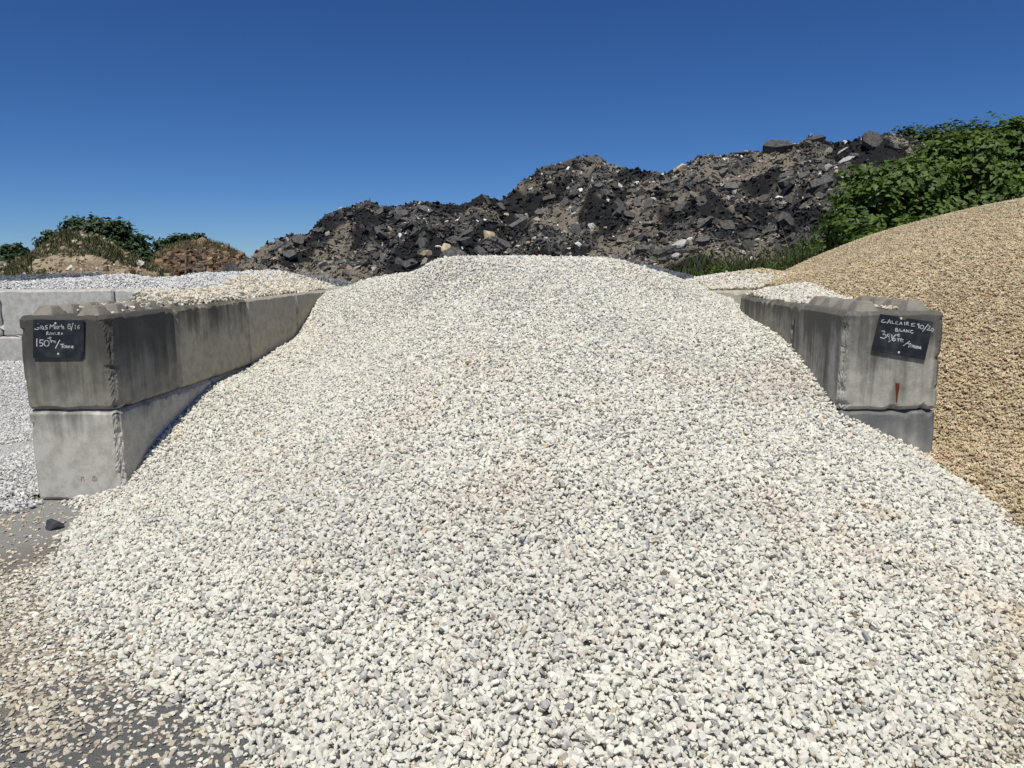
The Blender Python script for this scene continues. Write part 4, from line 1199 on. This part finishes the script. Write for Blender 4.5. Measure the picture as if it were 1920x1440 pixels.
def plant(name, label, cat, root, blobs, nleaf, lsize, mat, trunk_r=.1, group=None, clumps=60, up=.55, cl_r=.35):
    """blobs: ellipsoids (centre, radii); leaves grow in clumps over and inside them"""
    o = link(name, None); o.location = tuple(root)
    tag(o, label, cat, group)
    rt = np.array(root)
    vol = np.array([b_[1][0] * b_[1][2] + .2 for b_ in blobs]); vol = vol / vol.sum()
    cen, nr, rad = [], [], []
    for c0, r0 in blobs:
        pass
    kb = RNG.choice(len(blobs), clumps, p=vol)
    C = np.array([b_[0] for b_ in blobs])[kb]; Rr = np.array([b_[1] for b_ in blobs])[kb]
    d = RNG.normal(0, 1, (clumps, 3)); d /= np.linalg.norm(d, axis=1)[:, None]
    rr = RNG.uniform(.45, 1.0, clumps)[:, None] ** .6
    cc = C + d * Rr * rr
    crad = cl_r * RNG.uniform(.6, 1.4, clumps)
    kc = RNG.integers(0, clumps, nleaf)
    e = RNG.normal(0, 1, (nleaf, 3)); e /= np.linalg.norm(e, axis=1)[:, None]
    P = cc[kc] + e * crad[kc][:, None] * (RNG.random(nleaf)[:, None] ** .45) * np.array([1, 1, .75])
    nn = d[kc] * .5 + e * .5 + np.array([0, 0, up]) + RNG.normal(0, .35, (nleaf, 3))
    s = np.clip(RNG.normal(lsize, lsize * .25, nleaf), lsize * .4, lsize * 1.7)
    k = P[:, 2] > .05
    leaves('crown', P[k] - rt, nn[k], s[k], mat, o)
    bm = bmesh.new()
    top = np.mean(C, axis=0) - rt
    st = random.Random(int(abs(rt[0] * 100)))
    fork = top * np.array([.6, .6, .45])
    tube(bm, [(0, 0, -.1), tuple(fork * .5 + np.array([.03, .02, 0])), tuple(fork)], trunk_r, trunk_r * .7)
    for c0, r0 in blobs:
        e_ = np.array(c0) - rt
        m_ = (fork + e_) / 2 + np.array([st.uniform(-.1, .1), st.uniform(-.1, .1), .1])
        tube(bm, [tuple(fork * .9), tuple(m_), tuple(e_)], trunk_r * .6, trunk_r * .2, 5)
        for j in range(5):
            dd = np.array([st.gauss(0, 1), st.gauss(0, 1), st.gauss(.3, 1)]); dd /= np.linalg.norm(dd)
            tube(bm, [tuple(e_ * .9 + m_ * .1), tuple(e_ + dd * np.array(r0) * .45), tuple(e_ + dd * np.array(r0) * .85)], trunk_r * .25, trunk_r * .06, 4)
    me = bpy.data.meshes.new('trunk'); bm.to_mesh(me); bm.free()
    link('trunk', me, m_bark, o)
    return o

def blob(px, py, Y, rx, rz, ry=None):
    p = at(px, py, Y); k = Y / F_PX
    return (tuple(p), (rx * k, (ry or rx) * k, rz * k))
# the big leafy shrub at the right
plant('shrub', 'large broad-leaved green shrub between the black rubble and the beige heap', 'shrub', at_z(1760, 640, 0)[:2].tolist() and (at(1760, 560, 15)[0], 15, 0),
      [blob(1630, 410, 14.2, 62, 60), blob(1622, 362, 14.8, 42, 42), blob(1690, 358, 14.6, 75, 50), blob(1790, 312, 15, 70, 52), blob(1880, 300, 15, 80, 66), blob(1960, 310, 15, 80, 70), blob(2060, 320, 15, 90, 70), blob(1720, 420, 14.2, 75, 50), blob(1830, 370, 14.4, 90, 60), blob(1940, 370, 14.4, 90, 60), blob(1590, 440, 14.4, 34, 36), blob(1640, 465, 13.2, 40, 26), blob(1700, 455, 12.8, 45, 24)],
      32000, .125, m_leaf, .09, clumps=480, cl_r=.34)
plant('tree', 'dark green tree line top showing over the rubble behind the large shrub', 'tree', (at(1800, 400, 39)[0], 39, 0),
      [blob(1705, 258, 38, 30, 16), blob(1760, 256, 38, 50, 18), blob(1830, 254, 38, 55, 20), blob(1900, 258, 38, 55, 22), blob(1980, 262, 38, 60, 24), blob(1820, 300, 39, 120, 40)], 8000, .24, m_leafd, .2, clumps=170, cl_r=.6)
# trees behind the mounds
plant('tree', 'round dark green tree crowning the sandy earth mound', 'tree', (at(195, 500, 52)[0], 52, 0),
      [blob(150, 435, 52, 32, 20), blob(190, 432, 52, 36, 20), blob(225, 448, 52, 30, 26), blob(255, 470, 52, 26, 24), blob(275, 488, 52, 18, 16), blob(205, 470, 52, 50, 34)], 5200, .34, m_leafd, .25, clumps=110, cl_r=.75)
plant('tree', 'small dark tree on the shoulder of the sandy earth mound', 'tree', (at(98, 500, 50)[0], 50, 0),
      [blob(96, 446, 50, 16, 10), blob(88, 456, 50, 12, 10), blob(104, 458, 50, 14, 12)], 900, .3, m_leafd, .15, clumps=26, cl_r=.5)
plant('tree', 'dark tree rising over the steep brown mound', 'tree', (at(335, 500, 54)[0], 54, 0),
      [blob(312, 470, 54, 16, 14), blob(335, 460, 54, 22, 14), blob(348, 455, 54, 10, 10), blob(320, 485, 54, 24, 18), blob(372, 452, 54, 8, 8)], 2600, .34, m_leafd, .2, clumps=60, cl_r=.6)
plant('tree', 'tall narrow tree of the far-off pair at the left edge', 'tree', (at(17, 505, 90)[0], 90, 0),
      [blob(17, 480, 90, 11, 14), blob(29, 474, 90, 5, 12), blob(12, 492, 90, 14, 12)], 1500, .6, m_leafd, .3, clumps=40, cl_r=.9)
plant('tree', 'rounded low tree beside the tall narrow far-off tree', 'tree', (at(42, 505, 88)[0], 88, 0),
      [blob(42, 480, 88, 8, 10), blob(38, 490, 88, 16, 10), blob(0, 498, 88, 18, 12)], 1100, .6, m_leafd, .3, clumps=30, cl_r=.9)
plant('tree', 'dark bushy tree in the gap between the two earth mounds', 'tree', (at(285, 510, 60)[0], 60, 0),
      [blob(284, 492, 60, 14, 12), blob(296, 500, 60, 14, 10)], 700, .36, m_leafd, .2, clumps=24, cl_r=.7)

# weeds at the foot of the rubble
n = 5500
x_ = RNG.uniform(4.0, 10.5, n); Y = RNG.uniform(17.5, 21.5, n)
hgt = .15 + 1.25 * np.clip(fbm(x_ * 1.4, Y * 1.1, 401, 4) * 1.8 - .45, 0, 1)
dn = RNG.random(n) < np.clip(smooth(3.8, 7.0, x_) * .9 + .1, 0, 1) * smooth(.3, .5, fbm(x_ * .8, Y * .8, 402, 3))
bank = lambda x, Y: 1.0 + .1 * (fbm(x * .6, Y * .6, 403, 3) - .5)
me, V = grid_mesh('weed_bank', np.arange(2.0, 12, .25), np.arange(15.5, 24, .25), lambda x, y: bank(x, y) - smooth(17.2, 15.6, y) * 1.05, None)
tag(link('weed_bank', me, core_mat('bank_soil', (.05, .045, .03), (.11, .095, .06))), kind='structure')
bs = np.stack([x_, Y, bank(x_, Y)], 1)[dn]
tag(blades('weeds', bs, RNG.uniform(.3, 1.1, len(bs)) * hgt[dn], .013, m_weed, None, .8), 'green weeds and grass along the foot of the black rubble', 'weeds', kind='stuff')
nl = 24000
x_ = RNG.uniform(4.6, 10.5, nl); Y = RNG.uniform(16.8, 20, nl)
zz = bank(x_, Y) + RNG.random(nl) ** .7 * (1.15 * np.clip(fbm(x_ * 1.5, Y * 1.2, 404, 4) * 2.0 - .5, 0.03, 1)) * (.35 + .65 * smooth(5.5, 8.0, x_))
lv = leaves('weed_leaves', np.stack([x_, Y, zz], 1), RNG.normal(0, .5, (nl, 3)) + np.array([0, 0, .8]), RNG.uniform(.04, .1, nl), m_leaf, None)
tag(lv, 'low leafy ground cover in front of the large shrub', 'ground cover', kind='stuff')

# ------------------------------------------------------------------ far odds and ends
m_steel, nt, b = new_mat('dark_steel', .6, .4); b.inputs['Base Color'].default_value = (.05, .055, .06, 1)
p0, p1 = at(68, 490, 48), at(68, 450, 48)
bm = bmesh.new(); tube(bm, [tuple(p0), tuple((p0 + p1) / 2), tuple(p1)], .075, .07, 10)
me = bpy.data.meshes.new('post'); bm.to_mesh(me); bm.free()
tag(link('post', me, m_steel), 'dark steel post standing up behind the grassy mound', 'post')
m_wood = rock_mat('old_timber', (.14, .115, .085), (.26, .22, .17), 6)
m_rust2 = rock_mat('rusty_scrap', (.07, .03, .02), (.15, .06, .035), 6)
sp = link('scrap_pile', None); sp.location = tuple(at(395, 512, 40) * np.array([1, 1, 0]))
tag(sp, 'pile of scrap timber and rusty frames at the brown mound foot', 'scrap pile')
def beam(p, q, w, mat, nm):
    a, c = Vector(p), Vector(q); d = c - a
    bm = bmesh.new(); bmesh.ops.create_cube(bm, size=1)
    bmesh.ops.scale(bm, vec=(w, w * .6, d.length), verts=bm.verts)
    bmesh.ops.bevel(bm, geom=bm.edges[:], offset=w * .08, segments=1, affect='EDGES')
    me = bpy.data.meshes.new(nm); bm.to_mesh(me); bm.free()
    o = link(nm, me, mat, sp)
    o.rotation_euler = d.to_track_quat('Z', 'Y').to_euler()
    o.location = (a + c) / 2 - Vector(sp.location)
for (x0, y0, Y0, x1, y1, Y1, w) in ((349, 522, 40, 349, 478, 40, .16), (364, 522, 39.6, 364, 503, 39.6, .2), (384, 522, 39.6, 384, 500, 39.6, .2), (364, 505, 39.5, 386, 505, 39.5, .2), (364, 506, 39.7, 384, 520, 39.7, .14), (368, 495, 40, 384, 497, 40, .2),
                                 (382, 516, 39.4, 408, 508, 39.4, .14), (400, 498, 40.5, 430, 512, 39.5, .14), (372, 492, 40.3, 398, 488, 40.3, .12), (404, 494, 40, 428, 488, 40.5, .12), (335, 508, 40, 360, 500, 40, .12), (410, 510, 39.8, 440, 500, 40.2, .12)):
    beam(at(x0, y0, Y0), at(x1, y1, Y1), w, m_wood, 'timber')
for (x0, y0, Y0, x1, y1, Y1, w) in ((334, 514, 40.2, 362, 512, 40.2, .35), (338, 508, 40.4, 358, 507, 40.4, .25), (388, 514, 40, 412, 512, 40, .4), (392, 500, 40.5, 414, 497, 40.6, .35)):
    beam(at(x0, y0, Y0), at(x1, y1, Y1), w, m_rust2, 'rusty_panel')
for i, (px, py, w) in enumerate(((13, 499, 16), (3, 503, 12))):
    p = at(px, py, 41)
    o = link('boulder', hull_mesh('boulder', 20, (1, .8, .7), 70 + i, .1), m_conc)
    o.location = tuple(p); s = w / 2 * 41 / F_PX; o.scale = (s, s, s)
    tag(o, ('pale boulder at the left foot of the sandy mound', 'smaller pale boulder beside the grassy mound foot')[i], 'boulder')
print('done')
